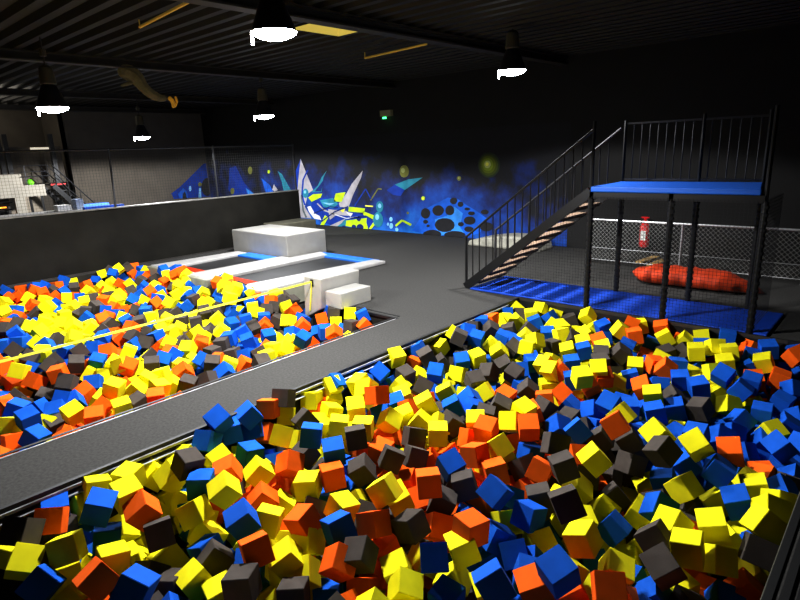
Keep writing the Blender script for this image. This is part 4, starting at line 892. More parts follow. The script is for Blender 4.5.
# ---- what the camera sees of each cube: used to choose the 300 largest and to word their labels
def cube_view(cubes, blockers):
    from mathutils.bvhtree import BVHTree
    vs, fs, own = [], [], []
    h = S/2
    for i, (p, R) in enumerate(cubes):
        b = len(vs)
        for sx in (-1, 1):
            for sy in (-1, 1):
                for sz in (-1, 1): vs.append(p+R @ Vector((sx*h, sy*h, sz*h)))
        for f in ((0,1,3,2),(4,6,7,5),(0,4,5,1),(2,3,7,6),(0,2,6,4),(1,5,7,3)): fs.append([b+k for k in f]); own.append(i)
    for o in blockers:
        b = len(vs); vs += [o.matrix_world @ v.co for v in o.data.vertices]
        for pl in o.data.polygons: fs.append([b+k for k in pl.vertices]); own.append(-1)
    t = BVHTree.FromPolygons(vs, fs)
    m = CAM.matrix_world; org = m.translation; R3 = m.to_3x3(); ST = 3
    W_, H_ = 800//ST, 600//ST
    ids = [[-1]*W_ for _ in range(H_)]
    for j in range(80, H_):
        for i in range(W_):
            d = R3 @ Vector(((i*ST+1.5-400)/F, -(j*ST+1.5-300)/F, -1))
            r = t.ray_cast(org, d)
            if r[2] is not None: ids[j][i] = own[r[2]]
    area, cx, cy, adj = {}, {}, {}, {}
    for j in range(80, H_):
        for i in range(W_):
            a = ids[j][i]
            if a < 0: continue
            area[a] = area.get(a, 0)+1; cx[a] = cx.get(a, 0)+i*ST; cy[a] = cy.get(a, 0)+j*ST
            for di, dj, n1, n2 in ((1, 0, 'R', 'L'), (0, 1, 'D', 'U')):
                if i+di < W_ and j+dj < H_:
                    b = ids[j+dj][i+di]
                    if b >= 0 and b != a:
                        q = adj.setdefault((a, n1), {}); q[b] = q.get(b, 0)+1
                        q = adj.setdefault((b, n2), {}); q[a] = q.get(a, 0)+1
    return area, {k: (cx[k]/area[k], cy[k]/area[k]) for k in area}, adj
def word_labels(solo, cols, poss, quats, area, cen, adj):
    import itertools
    CW = {'y': 'yellow', 'b': 'blue', 'o': 'orange', 'g': 'dark grey'}
    def side(i, d):
        q = adj.get((i, d), {}); tot = {}
        for k, n in q.items(): tot[cols[k]] = tot.get(cols[k], 0)+n
        if not tot: return None
        c = max(tot, key=tot.get)
        return c if tot[c] >= 2 and tot[c] >= .55*sum(tot.values()) else None
    att = {}
    for i in area:
        if area[i] < 6: continue
        R = quats[i].to_matrix(); zs = sorted(abs(R[2][k]) for k in range(3))
        pose = 'lying flat' if zs[2] > .965 else 'tipped on an edge' if zs[0] < .17 else 'standing on a corner' if zs[0] > .42 else ''
        p = poss[i]
        if p.x < -5.5:
            zone = ('beside the walkway in the rear pit' if p.x > -6.7 else 'along the yellow slackline' if abs(p.x+7.65) < .42 else
                    'near the trampolines' if p.y > 4.9 else 'near the black barrier' if p.x < -13.2 else 'amid the rear pit')
        elif p.x < -4.45: zone = "by the walkway's near end" if p.y < 3 else "by the walkway's far half"
        elif p.y > 7.4: zone = 'just below the blue mat' if p.x < -2.6 else 'below the blue mat and tower'
        elif p.x > -1.1: zone = 'by the dark pit rim'
        else:
            dz = (CAM.matrix_world.inverted() @ p).z*-1
            zone = "in the nearest rows" if dz < 4.6 else "in the middle rows" if dz < 6.2 else "in the farther rows"
        pr = {}
        u, d_, l, r = side(i, 'U'), side(i, 'D'), side(i, 'L'), side(i, 'R')
        if u: pr['U'] = (u, CW[u].replace('dark ', '')+' above')
        if d_: pr['D'] = (d_, CW[d_].replace('dark ', '')+' below')
        if l and r:
            a, b = sorted((l, r)); pr['B'] = (a+b, 'between '+(CW[a].replace('dark ', '')+' and '+CW[b].replace('dark ', '') if a != b else 'two '+CW[a].replace('dark ', '')+' cubes'))
        if pose: pr['P'] = (pose, pose)
        pr['Z'] = (zone, zone)
        dz = (CAM.matrix_world.inverted() @ p).z*-1
        vis = area[i]*9/((F*S/dz)**2*1.35)
        if vis < .4: pr['V'] = ('h', 'mostly hidden')
        elif vis > .85: pr['V'] = ('v', 'fully in view')
        x, y = cen[i]
        col = 'far left' if x < 160 else 'left of centre' if x < 330 else 'near the centre' if x < 470 else 'right of centre' if x < 640 else 'far right'
        pr['G'] = (col, col)
        row = 'bottom' if y > 540 else 'low' if y > 470 else 'mid' if y > 400 else 'high'
        pr['H'] = (row, {'bottom': 'at the bottom edge', 'low': 'low down', 'mid': 'halfway up the heap', 'high': 'far back'}[row])
        att[i] = (cols[i], pr)
    def fits(k, i, keys):
        a, b = att[i], att[k]
        return a[0] == b[0] and all(q in b[1] and b[1][q][0] == a[1][q][0] for q in keys)
    out = {}
    order_of = 'PZUDBVHG'
    for i in solo:
        if i not in att: continue
        have = [q for q in 'PBUDVZHG' if q in att[i][1]]
        combos = []
        for n in range(1, len(have)+1): combos += list(itertools.combinations(have, n))
        cost = {'P': 1, 'B': 1.2, 'U': 1, 'D': 1, 'Z': .6, 'V': 1.3, 'H': 1.9, 'G': 1.8}
        combos = [c for c in combos if 'Z' in c]
        combos.sort(key=lambda c: sum(cost[q] for q in c))
        pool = [k for k in att if k != i and att[k][0] == att[i][0]]
        for c in combos:
            ph = [att[i][1][q][1] for q in order_of if q in c]
            ud = [q for q in c if q in 'UDB']
            txt = CW[att[i][0]]+' foam cube'
            for q in order_of:
                if q in c and q in 'PZ': txt += ' '+att[i][1][q][1]
            nb = [att[i][1][q][1] for q in 'BUD' if q in c]
            if nb: txt += ', '+', '.join(nb)
            ps = [att[i][1][q][1] for q in 'VHG' if q in c]
            if ps: txt += ', '+', '.join(ps)
            if not 5 <= len(txt.replace('-', ' ').replace("'", ' ').split()) <= 16: continue
            if any(fits(k, i, c) for k in pool): continue
            for w_ in ('nearest', 'middle', 'farther'):
                t2 = txt.replace('in the %s rows' % w_, "in the front pit's %s rows" % w_)
                if len(t2.replace('-', ' ').replace("'", ' ').split()) <= 16: txt = t2
            out[i] = txt; break
        else:
            x, y = cen[i]
            out[i] = '%s foam cube in the %s pit, %d%% across and %d%% down the photo' % (CW[att[i][0]], 'rear' if poss[i].x < -5.5 else 'front', round(x/8), round(y/6))
    return out

# ------------------------------------------------------------------ the hall
XW, YW, ZC = -24.0, 13.6, 4.6          # left wall, back wall, ceiling
struct('floor', boxes((-26, -14.62, -6, YW, -1.3, 0), (-14.62, -9.2, 6.1, YW, -1.3, 0), (-9.2, -7.93, 7.25, YW, -1.3, 0), (-7.93, -5.9, 6.34, YW, -1.3, 0),
                      (-5.9, -5.0, -6, YW, -1.3, 0), (-5.0, 4, 8.5, YW, -1.3, 0), (-.33, 4, -6, 8.5, -1.3, 0), (-5.0, -.33, -6, .2, -1.3, 0), (-14.62, -5.9, -6, -1.2, -1.3, 0)), 'carpet')
struct('front_pit_liner', boxes((-5.0, -.33, .2, 8.5, -1.32, -1.28), (-4.999, -4.985, .2, 8.5, -1.28, -.10), (-.345, -.331, .2, 8.5, -1.28, -.02),
                      (-5, -.33, 8.485, 8.499, -1.28, -.02)), 'pit_liner')  # liner of the front pit: its bottom and side walls
struct('rear_pit_liner', boxes((-14.62, -5.9, -1.2, 7.25, -1.32, -1.28), (-5.915, -5.901, -1.2, 6.34, -1.28, -.05), (-14.619, -14.605, -1.2, 6.1, -1.28, -.02),
                      (-14.62, -9.2, 6.085, 6.099, -1.28, -.02), (-9.2, -7.93, 7.235, 7.249, -1.28, -.02), (-7.93, -5.9, 6.325, 6.339, -1.28, -.02)), 'pit_liner')  # rear pit lining, walls as well as bottom
struct('wall_back', boxes((XW, 4, YW, YW+.2, 0, ZC)), 'wall_dark')
struct('wall_left', boxes((XW-.2, XW, 7.9, YW, 0, ZC)), 'wall_grey')
struct('wall_right', boxes((3.8, 4, -6, YW, 0, ZC)), 'wall_dark')
struct('wall_mezzanine', boxes((-26.2, -26, -6, 8.0, 0, ZC), (-26, XW, 7.9, 8.0, 0, ZC)), 'wall_grey')
# corrugated ceiling deck, ribs along x, with a hole for the skylight
SKY = (-8.15, -7.05, 6.42, 7.5)
bm = B()
def deck(x0, x1, y0, y1):
    y = y0
    while y < y1-1e-6:
        ye = min(y+.34, y1); w = ye-y
        pr = [(y, ZC), (y+w*.35, ZC), (y+w*.5, ZC+.09), (y+w*.85, ZC+.09), (ye, ZC)]
        for (a, za), (b, zb) in zip(pr, pr[1:]):
            bm.faces.new([bm.verts.new(p) for p in ((x0, a, za), (x1, a, za), (x1, b, zb), (x0, b, zb))])
        y = ye
deck(-26, SKY[0], -6, YW); deck(SKY[1], 4, -6, YW); deck(SKY[0], SKY[1], -6, SKY[2]); deck(SKY[0], SKY[1], SKY[3], YW)
box(bm, -26, 4, -6, YW, ZC+.42, ZC+.5)
struct('ceiling', bm, 'ceiling_deck')
for i, x in enumerate((-6.85, -12.45, -18.7, -23.6)):
    bm = B(); box(bm, x-.11, x+.11, -6, YW, 4.42, 4.45); box(bm, x-.02, x+.02, -6, YW, 4.45, 4.57); box(bm, x-.11, x+.11, -6, YW, 4.57, 4.59)
    struct('beam_%d' % (i+1), bm, 'steel_dark')
# edge trims of the walkway and of the pits
struct('trim_1', boxes((-4.995, -4.955, .2, 8.5, -.045, .012), (-4.985, -4.965, .2, 8.5, -.10, -.045)), 'rubber_black')
struct('trim_2', boxes((-4.958, -4.932, .2, 8.1, -.05, -.026), (-4.968, -4.90, .2, 5.2, -.10, -.088)), 'alu')
struct('trim_3', boxes((-5.915, -5.899, -1.2, 6.34, -.03, .006)), 'alu')
struct('trim_4', boxes((-5.99, -5.95, -1.2, 6.34, .0, .006), (-7.93, -5.9, 6.30, 6.345, -.03, .008), (-7.93, -5.95, 6.42, 6.45, 0, .006)), 'rubber_black')
bm = B()
for k in range(5): box(bm, -.345+k*.075, -.30+k*.075, .2, 8.45, -.12, .012+.004*(k % 2))
struct('trim_5', bm, 'rubber_black')
struct('trim_6', boxes((-5.0, -.33, 8.47, 8.51, -.14, .02)), 'rubber_black')
struct('trim_7', boxes((-5.0, -1.0, 8.462, 8.475, -.03, .022)), 'steel_dark')
struct('trim_8', boxes((-.352, -.343, .2, 8.45, -.03, .004)), 'olive_block')

# ------------------------------------------------------------------ mural
def mural(which, name, label, quad):
    mats = ['paint_nebula']; bm = B()
    for (w, c, lay, pts) in MURAL:
        if w != which: continue
        k = 'paint_'+c
        if k not in mats: mats.append(k)
        vs = []
        for i, (a, z) in enumerate(pts):
            z = max(.012, z)
            if w == 'b': vs.append(bm.verts.new((a, YW-.006-.0025*lay, z)))
            else: vs.append(bm.verts.new((XW+.006+.0025*lay, min(a, YW-.03), z)))
        try:
            f = bm.faces.new(vs); f.material_index = mats.index(k)
        except ValueError: pass
    x0, x1, z0, z1 = quad
    q = ((x0, YW-.005, z0), (x1, YW-.005, z0), (x1, YW-.005, z1), (x0, YW-.005, z1)) if which == 'b' else ((XW+.005, x0, z0), (XW+.005, x1, z0), (XW+.005, x1, z1), (XW+.005, x0, z1))
    bm.faces.new([bm.verts.new(p) for p in q])
    bm.normal_update(); bmesh.ops.triangulate(bm, faces=bm.faces)
    tag(obj(name, bm, mats), label, 'mural')
mural('b', 'graffiti_mural', 'blue space graffiti mural with white spikes and lime lettering on the back wall', (XW+.01, -6.6, .01, 3.1))
bm = B()
mats = []
for (w, c, lay, pts) in MURAL:
    if w != 'l': continue
    k = 'paint_'+c
    if k not in mats: mats.append(k)
    f = bm.faces.new([bm.verts.new((XW+.006+.0025*lay, min(a, YW-.03), max(.012, z))) for a, z in pts]); f.material_index = mats.index(k)
bm.normal_update(); bmesh.ops.triangulate(bm, faces=bm.faces)
tag(obj('graffiti_mural', bm, mats), 'small blue painted patch with pale windows on the grey side wall behind the net', 'mural')

# ------------------------------------------------------------------ barrier with safety net on top
XB = -14.75
t = thing('padded_barrier', 'long black tarpaulin barrier wall beside the rear foam pit', 'barrier', (XB, 5, 0))
bm = B()
ny, nz = 90, 14
for s in (0, 1):
    g = [[bm.verts.new((XB+(.06 if s else -.06)+(.012*math.sin(iy*.55+iz*.3)+.01*math.sin(iy*.23-iz*.5) if s else 0), -1+12.39*iy/ny, .0+1.46*iz/nz)) for iz in range(nz+1)] for iy in range(ny+1)]
    for iy in range(ny):
        for iz in range(nz): bm.faces.new((g[iy][iz], g[iy+1][iz], g[iy+1][iz+1], g[iy][iz+1]))
box(bm, XB-.06, XB+.055, 11.37, 11.40, 0, 1.46); box(bm, XB-.06, XB+.05, -1, 11.38, 1.44, 1.465)
obj('tarp_panel', bm, 'tarp', t, smooth=True)
obj('top_edge', boxes((XB-.07, XB+.085, -1, 11.4, 1.465, 1.495)), 'tarp_edge', t)
obj('bottom_edge', boxes((XB+.07, XB+.10, -1, 11.3, .0, .03)), 'steel_dark', t)
t = thing('safety_net', 'fine grey safety net on slim posts above the black tarpaulin barrier', 'net', (XB, 6, 1.5))
for y, yo in ((3.0, .05), (5.82, .06), (8.6, .02), (11.36, 0)):
    bm = B(); tube(bm, (XB, y-yo, 1.49), (XB, y, 2.9), .026); obj('post', bm, 'steel_rail', t)
bm = B(); tube(bm, (XB, -1, 2.88), (XB, 11.38, 2.86), .022); obj('top_rail', bm, 'steel_rail', t)
bm = B()
y = -1.0
while y < 11.36: box(bm, XB-.0015, XB+.0015, y-.0018, y+.0018, 1.5, 2.86); y += .07
z = 1.55
while z < 2.86: box(bm, XB-.0015, XB+.0015, -1, 11.36, z-.0018, z+.0018); z += .07
obj('net_mesh', bm, 'net_grey', t)

# ------------------------------------------------------------------ mezzanine, stairs and clutter behind the net
t = thing('mezzanine', 'white fronted mezzanine level with grey railing behind the net', 'mezzanine', (-22, 4, 0))
obj('deck', boxes((-26, -22, -4, 6.3, 1.72, 1.9)), 'mezz_white', t)
obj('fascia', boxes((-22.0, -21.95, -4, 6.4, 1.55, 1.93)), 'mezz_white', t)
for y0, y1 in ((5.45, 5.75), (2.9, 3.2)):
    obj('column', boxes((-22.1, -21.95, y0, y1, 0, 1.55)), 'mezz_white', t)
obj('back_panel', boxes((-23.2, -23.1, -4, 6.6, 0, 1.72)), 'door_beige', t)
for y in (5.95, 6.3): obj('panel_post', boxes((-22.3, -22.22, y, y+.06, 0, 1.7)), 'steel_black', t)
g = obj('railing', boxes((-22.05, -22.02, 5.9, 5.93, 1.9, 2.55)), 'steel_rail', t)
bm = B()
for z in (2.2, 2.35, 2.55): tube(bm, (-22.03, 5.75, z), (-22.03, 6.6, z), .014)
tube(bm, (-22.03, 6.6, 2.55), (-22.03, 7.05, 1.95), .016); tube(bm, (-22.03, 6.6, 1.9), (-22.03, 6.6, 2.55), .014)
obj('rail', bm, 'steel_rail', g)
t = thing('shelf_recess', 'dark recess with a warm glowing lamp under the mezzanine', 'shelf', (-22.5, 5, 0))
obj('back_board', boxes((-22.7, -22.65, 4.2, 5.45, 0, 1.52)), 'steel_dark', t)
for z in (.9, 1.15, 1.38): obj('shelf', boxes((-22.65, -22.3, 4.2, 5.45, z, z+.03)), 'steel_black', t)
obj('glow_bar', boxes((-22.4, -22.36, 5.0, 5.28, 1.22, 1.27)), 'warm_glow', t)
t = thing('upper_wall_panel', 'grey upper floor partition with black steel columns above the mezzanine', 'partition', (-24, 5, 1.9))
obj('panel', boxes((-24.1, -24, -4, 7.75, 1.9, 3.2)), 'wall_grey', t)
for y in (5.55, 5.75, 7.15): obj('column', boxes((-23.3, -23.15, y, y+.14, 1.9, 3.6)), 'steel_black', t)
for y0, y1 in ((5.35, 5.75), (6.75, 7.45)): obj('light_strip', boxes((-23.98, -23.9, y0, y1, 3.1, 3.17)), 'panel_glow', t)
bm = boxes((-22.7, -22.05, 4.85, 5.8, 1.9, 2.30)); o = tag(obj('storage_crate', bm, 'mezz_white', bevel=.02), 'white storage crate on the edge of the mezzanine', 'crate')
bm = B(); lathe(bm, [(.02, 1.9), (.09, 1.92), (.13, 2.0), (.07, 2.09), (.02, 2.12)], -22.2, 6.05, 10); tag(obj('green_bag', bm, 'green_thing', smooth=True), 'small bright green bag on the mezzanine edge', 'bag')
t = thing('side_staircase', 'dark steel staircase descending from the mezzanine with tube railings', 'staircase', (-22, 7.3, 0))
n = 10
for k in range(n):
    y = 6.75+k*.14; z = 1.88-k*.19
    obj('tread', boxes((-23.4, -22.1, y, y+.2, z-.03, z)), 'steel_black', t)
obj('landing_edge', boxes((-22.12, -22.08, 6.62, 7.1, 1.86, 1.92)), 'red_strip', t)
for x in (-22.06, -23.44):
    bm = B(); bar(bm, (x, 6.7, 1.86), (x, 8.2, -.05), .05, .16); obj('stringer', bm, 'steel_black', t)
for x in (-22.06, -23.44):
    bm = B(); tube(bm, (x, 6.75, 2.55), (x, 8.25, .75), .022); tube(bm, (x, 6.75, 2.2), (x, 8.22, .42), .016)
    for k in range(5): y = 6.8+k*.35; tube(bm, (x, y, 1.75-(y-6.75)*1.27), (x, y, 2.49-(y-6.75)*1.2), .016)
    obj('railing', bm, 'steel_rail', t)
def clutter(name, label, cat, b, m, bev=.01): tag(obj(name, boxes(b), m, bevel=bev), label, cat)
t = thing('side_table', 'long pale table standing behind the tarpaulin barrier', 'table', (-17, 5, 0))
obj('table_top', boxes((-17.6, -16.9, 3.0, 6.0, 1.30, 1.35)), 'white_pad', t)
for x in (-17.55, -16.98):
    for y in (3.05, 5.9): obj('leg', boxes((x, x+.04, y, y+.04, 0, 1.30)), 'steel_black', t)
clutter('paper_box', 'small white box on the pale table behind the barrier', 'box', (-17.3, -17.0, 5.15, 5.5, 1.35, 1.5), 'paper_white')
clutter('tub', 'pale blue tub on the end of the pale table behind the barrier', 'tub', (-17.4, -17.1, 5.65, 5.85, 1.35, 1.62), 'pale_blue')
clutter('folded_mat', 'dark blue folded mat standing behind the barrier below the staircase', 'mat', (-20.6, -20.2, 6.9, 7.7, 0, 1.25), 'blue_clutter')
clutter('rolled_banner', 'thin bright blue strip lying behind the barrier top', 'strip', (-15.2, -15.05, 5.15, 6.1, 0, 1.53), 'mat_blue')

# ------------------------------------------------------------------ trampolines and vaulting blocks
t = thing('trampoline', 'shallow trampoline between the two white pads in front of the big white block', 'trampoline', (-12.5, 7.2, 0))
obj('jump_bed', boxes((-13.25, -11.85, 6.4, 8.3, -.02, .012)), 'tramp_bed', t)
bm = B(); prism(bm, [(-13.9, 6.02), (-13.15, 6.02), (-13.28, 8.4), (-13.72, 8.4)], 'z', .0, .075); obj('side_pad', bm, 'white_pad', t, bevel=.02)
obj('end_pad', boxes((-13.3, -11.8, 8.1, 8.5, 0, .06)), 'pad_blue', t, bevel=.02)
obj('end_pad', boxes((-13.15, -11.95, 6.28, 6.52, 0, .05)), 'pad_red', t, bevel=.02)
obj('edge_pad', boxes((-13.15, -11.95, 5.99, 6.28, 0, .045)), 'white_pad', t, bevel=.02)
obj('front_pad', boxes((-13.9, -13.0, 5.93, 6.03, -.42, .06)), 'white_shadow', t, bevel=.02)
t = thing('trampoline', 'larger trampoline with grey sheen and blue far pad right of the big white block', 'trampoline', (-10.5, 7.8, 0))
obj('jump_bed', boxes((-11.2, -9.75, 6.4, 9.3, -.02, .012)), 'tramp_bed', t)
bm = B(); prism(bm, [(-11.98, 6.0), (-11.02, 6.0), (-11.02, 9.3), (-11.5, 9.5), (-11.9, 8.5)], 'z', .0, .085); obj('side_pad', bm, 'white_pad', t, bevel=.02)
bm = B(); prism(bm, [(-9.95, 6.0), (-9.18, 6.0), (-9.16, 9.5), (-9.55, 9.5)], 'z', .0, .075); obj('side_pad', bm, 'white_pad', t, bevel=.02)
obj('end_pad', boxes((-11.45, -9.4, 9.2, 9.55, 0, .07)), 'pad_blue', t, bevel=.02)
obj('end_pad', boxes((-11.02, -9.95, 6.28, 6.52, 0, .05)), 'pad_red', t, bevel=.02)
obj('edge_pad', boxes((-11.02, -9.9, 5.99, 6.28, 0, .045)), 'white_pad', t, bevel=.02)
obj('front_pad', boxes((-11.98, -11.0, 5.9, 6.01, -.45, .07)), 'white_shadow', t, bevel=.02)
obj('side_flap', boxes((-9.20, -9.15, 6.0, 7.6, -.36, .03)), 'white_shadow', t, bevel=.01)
tag(obj('vaulting_block', boxes((-14.15, -11.65, 8.53, 9.82, .0, .62)), 'white_vinyl', bevel=.025), 'large white vinyl vaulting block standing behind the trampolines', 'block')
t = thing('slackline_anchor', 'tall narrow white padded block holding the yellow slackline', 'block', (-7.7, 6.5, 0))
bm = B(); prism(bm, [(-7.98, -.30), (-7.52, -.06), (-7.44, .5), (-7.92, .5)], 'y', 6.1, 7.02); obj('padded_body', bm, 'white_vinyl', t, bevel=.02)
obj('strap_slot', boxes((-7.73, -7.66, 6.088, 6.104, .34, .46)), 'rubber_black', t)
bm = B(); bar(bm, (-7.695, 6.092, .40), (-7.80, 6.092, -.12), .03, .012); obj('tail_strap', bm, 'yellow_strap', t)
tag(obj('step_block', boxes((-7.44, -7.03, 6.16, 6.88, .0, .28)), 'white_vinyl', bevel=.015), 'low white step block beside the tall slackline block', 'block')
bm = B(); bar(bm, (-7.695, 6.09, .42), (-7.58, -.6, .40), .006, .032); tag(obj('slackline', bm, 'yellow_strap'), 'yellow slackline webbing stretched across the rear foam pit', 'slackline')
tag(obj('crash_block', boxes((-14.55, -13.75, 9.85, 11.25, 0, .62)), 'olive_block', bevel=.03), 'dark olive block between big white block and the mural end of the barrier', 'block')
bm = B()
pts = [(-9.0, .0), (-8.95, .14), (-8.5, .25), (-7.9, .33), (-7.3, .35), (-6.9, .3), (-6.8, 0)]
prism(bm, pts, 'y', 12.55, 13.3); tag(obj('crash_mat', bm, 'mat_stone', bevel=.05), 'pale grey crash mat lying on the floor behind the stairs', 'mat')

# ------------------------------------------------------------------ jump tower
YF, YB = 8.54, 9.73
t = thing('jump_tower', 'black steel jump tower with blue padded deck and guard railing', 'platform', (-2.6, 9.1, 0))
bm = B(); prism(bm, [(-3.76, 8.47), (-1.5, 8.47), (-1.72, 9.78), (-3.76, 9.78)], 'z', 1.86, 1.945); obj('deck_pad', bm, 'deck_blue', t, bevel=.02)
fr = obj('deck_frame', boxes((-3.78, -1.46, 8.5, 8.56, 1.76, 1.86), (-3.78, -1.72, 9.7, 9.76, 1.76, 1.86), (-3.78, -3.72, 8.5, 9.76, 1.76, 1.86), (-1.78, -1.72, 8.56, 9.7, 1.76, 1.86), (-2.62, -2.56, 8.5, 9.76, 1.76, 1.86)), 'steel_black', t)
for (x, y, top) in ((-3.77, YF, 2.9), (-2.59, YF, 1.8), (-1.455, YF, 2.95), (-3.76, YB, 2.92), (-2.58, YB, 2.95), (-1.72, YB, 2.95)):
    bm = B(); tube(bm, (x, y, 0), (x, y, min(top, 1.78)), .042, 10)
    if top > 2: tube(bm, (x, y, 1.76), (x, y, top), .026, 8)
    p = obj('post', bm, 'steel_black', t)
    bm = B()
    for k in range(17): z = .1+k*.1; tube(bm, (x, y, z), (x+.008, y-.004, z+.035), .05, 8, .047)
    obj('lacing', bm, 'net_black', p)
g = obj('guard_railing', boxes((-3.74, -1.72, YB-.015, YB+.015, 2.855, 2.885), (-3.74, -1.72, YB-.012, YB+.012, 1.965, 1.99)), 'steel_rail', t)
for k in range(15):
    x = -3.62+k*.128
    if abs(x+2.58) < .04: continue
    bm = B(); tube(bm, (x, YB, 1.98), (x, YB, 2.87), .0085, 6); obj('baluster', bm, 'steel_rail', g)
t = thing('tower_net', 'fine black netting hung around the open base of the jump tower', 'net', (-2.6, 8.5, 0))
bm = B()
x = -3.74
while x < -1.46: box(bm, x-.0017, x+.0017, 8.492, 8.495, .02, 1.80); x += .048
z = .05
while z < 1.8: box(bm, -3.74, -1.46, 8.492, 8.495, z-.0017, z+.0017); z += .048
obj('front_panel', bm, 'net_black', t)
bm = B()
y = 8.5
while y < 9.74: box(bm, -1.452, -1.449, y-.0017, y+.0017, .02, 1.8); y += .048
z = .05
while z < 1.8: box(bm, -1.452, -1.449, 8.5, 9.74, z-.0017, z+.0017); z += .048
obj('side_panel', bm, 'net_black', t)
bm = B()
x = -5.9
while x < -3.78: box(bm, x-.0017, x+.0017, 8.552, 8.555, .02, max(.04, .1+(x+6.0)*.76)); x += .048
z = .05
while z < 1.7: box(bm, min(-3.8, -5.95+z/.76), -3.8, 8.552, 8.555, z-.0017, z+.0017); z += .048
obj('stair_panel', bm, 'net_black', t)
tag(obj('landing_mat', boxes((-6.05, -1.25, 8.53, 9.76, .0, .035)), 'mat_blue', bevel=.012), 'long bright blue mat on the floor under stairs and jump tower', 'mat')

# staircase
t = thing('metal_staircase', 'black steel open staircase with wooden treads climbing to the blue deck', 'staircase', (-5, 9.1, 0))
X0, X1, ZT = -6.2, -3.80, 1.86
sl = ZT/(X1-X0)
for y in (8.60, 9.60):
    bm = B(); bar(bm, (X0, y, .02), (X1, y, ZT), .05, .15); obj('stringer', bm, 'steel_black', t)
for k in range(10):
    z = .17+k*.178; x = X0+z/sl
    tr = obj('tread', boxes((x-.09, x+.09, 8.63, 9.57, z-.03, z)), 'tread', t)
    obj('underside', boxes((x-.085, x+.085, 8.64, 9.56, z-.055, z-.031)), 'steel_black', tr)
for y, rail in ((8.60, 'front'), (9.60, 'rear')):
    bm = B(); tube(bm, (X0+.02, y, .98), (X1+.02, y, 2.80), .02, 8); rm = 'steel_black' if rail == 'front' else 'steel_rail'; g = obj('handrail', bm, rm, t)
    bm = B(); tube(bm, (X0+.02, y, 0), (X0+.02, y, 1.0), .026, 8); obj('newel_post', bm, rm, g)
    for k in range(1, 16):
        f = k/16.3; x = X0+.02+f*(X1-X0)
        bm = B(); tube(bm, (x, y, ZT*f+.05), (x, y, .98+1.82*f), .0105, 6); obj('baluster', bm, rm, g)

# ------------------------------------------------------------------ chain-link fence and things behind it
t = thing('chain_link_fence', 'galvanised chain-link fence with pale top rail behind the jump tower', 'fence', (-3, 12, 0))
YC = 12.0; FX0, FX1, FT = -5.3, .6, .97
bm = B(); tube(bm, (FX0, YC, FT), (FX1, YC, FT), .024); obj('top_rail', bm, 'galv', t)
for x in (FX0, -3.39, -1.34, .6): bm = B(); tube(bm, (x, YC, 0), (x, YC, FT), .024); obj('post', bm, 'galv', t)
bm = B(); tube(bm, (FX0, YC, .36), (FX1, YC, .36), .007); tube(bm, (FX0, YC, .1), (FX1, YC, .1), .007); obj('tension_wire', bm, 'galv', t)
bm = B()
hgt = FT-.08
d = .088
k = 0
s = FX0-hgt
while s < FX1:
    for sg in (1, -1):
        if sg == 1: a0, a1 = (s, .08), (s+hgt, FT)
        else: a0, a1 = (s+hgt, .08), (s, FT)
        pts = []
        for tt in (0, 1): pts.append([a0[0]+(a1[0]-a0[0])*tt, a0[1]+(a1[1]-a0[1])*tt])
        # clip to the fence length
        (xa, za), (xb, zb) = pts
        def at(x): return za+(zb-za)*(x-xa)/(xb-xa)
        lo, hi = max(min(xa, xb), FX0), min(max(xa, xb), FX1)
        if hi-lo > .02: bar(bm, (lo, YC+.004*sg, at(lo)), (hi, YC+.004*sg, at(hi)), .006, .006)
    s += d
obj('wire_mesh', bm, 'galv_wire', t)
t = thing('fire_extinguisher', 'red fire extinguisher hanging on the dark back wall behind the chain-link fence', 'fire extinguisher', (-4.62, 13.5, .15))
bm = B(); lathe(bm, [(.05, .18), (.105, .20), (.11, .24), (.11, .66), (.09, .72), (.045, .76), (.035, .78)], -4.62, 13.48, 14); obj('cylinder', bm, 'ext_red', t, smooth=True)
bm = B(); lathe(bm, [(.03, .78), (.04, .80), (.04, .85), (.02, .87)], -4.62, 13.48, 10); box(bm, -4.72, -4.54, 13.46, 13.5, .86, .89); obj('valve_handle', bm, 'ext_red', t)
bm = B()
pth = [(-4.56, 13.42, .84), (-4.49, 13.38, .76), (-4.48, 13.37, .6), (-4.5, 13.38, .4)]
for a, b in zip(pth, pth[1:]): tube(bm, a, b, .014, 6)
obj('hose', bm, 'rubber_black', t)
obj('label_patch', boxes((-4.68, -4.56, 13.364, 13.372, .36, .58)), 'paper_white', t)
for k, (p, q, lab) in enumerate((((-4.34, 12.45, .03), (-4.24, 13.25, .03), 'pale wooden plank on the floor behind the fence, nearer the stairs'),
                                 ((-4.02, 12.2, .03), (-3.98, 12.95, .03), 'pale wooden plank behind the fence, next to the tower post'))):
    bm = B(); bar(bm, p, q, .16, .05); tag(obj('wooden_plank', bm, 'wood', bevel=.005), lab, 'plank', 'planks behind the fence')
# orange inflatable bag
bm = B(); N = 26; R_ = 14
rings = []
for i in range(N+1):
    f = i/N; x = -3.92+2.2*f
    prof = min(1, (f/.16)**.6)*min(1, ((1-f)/.30)**.75) if 0 < f < 1 else 0
    hh = .02+.28*prof*(1+.05*math.sin(i*1.7)); ww = .03+.36*prof
    up = .13*max(0, 1-f/.14)**1.5
    ring = []
    for k in range(R_):
        a = 2*PI*k/R_; cs, sn = math.cos(a), math.sin(a)
        rx = math.copysign(abs(cs)**.75, cs); rz = math.copysign(abs(sn)**.6, sn)
        ring.append(bm.verts.new((x, 10.95+ww*rx*(1+.06*math.sin(i*2.1+k)), .012+up+hh/2+hh/2*rz)))
    rings.append(ring)
for A, Bq in zip(rings, rings[1:]):
    for k in range(R_): bm.faces.new((A[k], A[(k+1) % R_], Bq[(k+1) % R_], Bq[k]))
bm.faces.new(rings[0][::-1]); bm.faces.new(rings[-1])
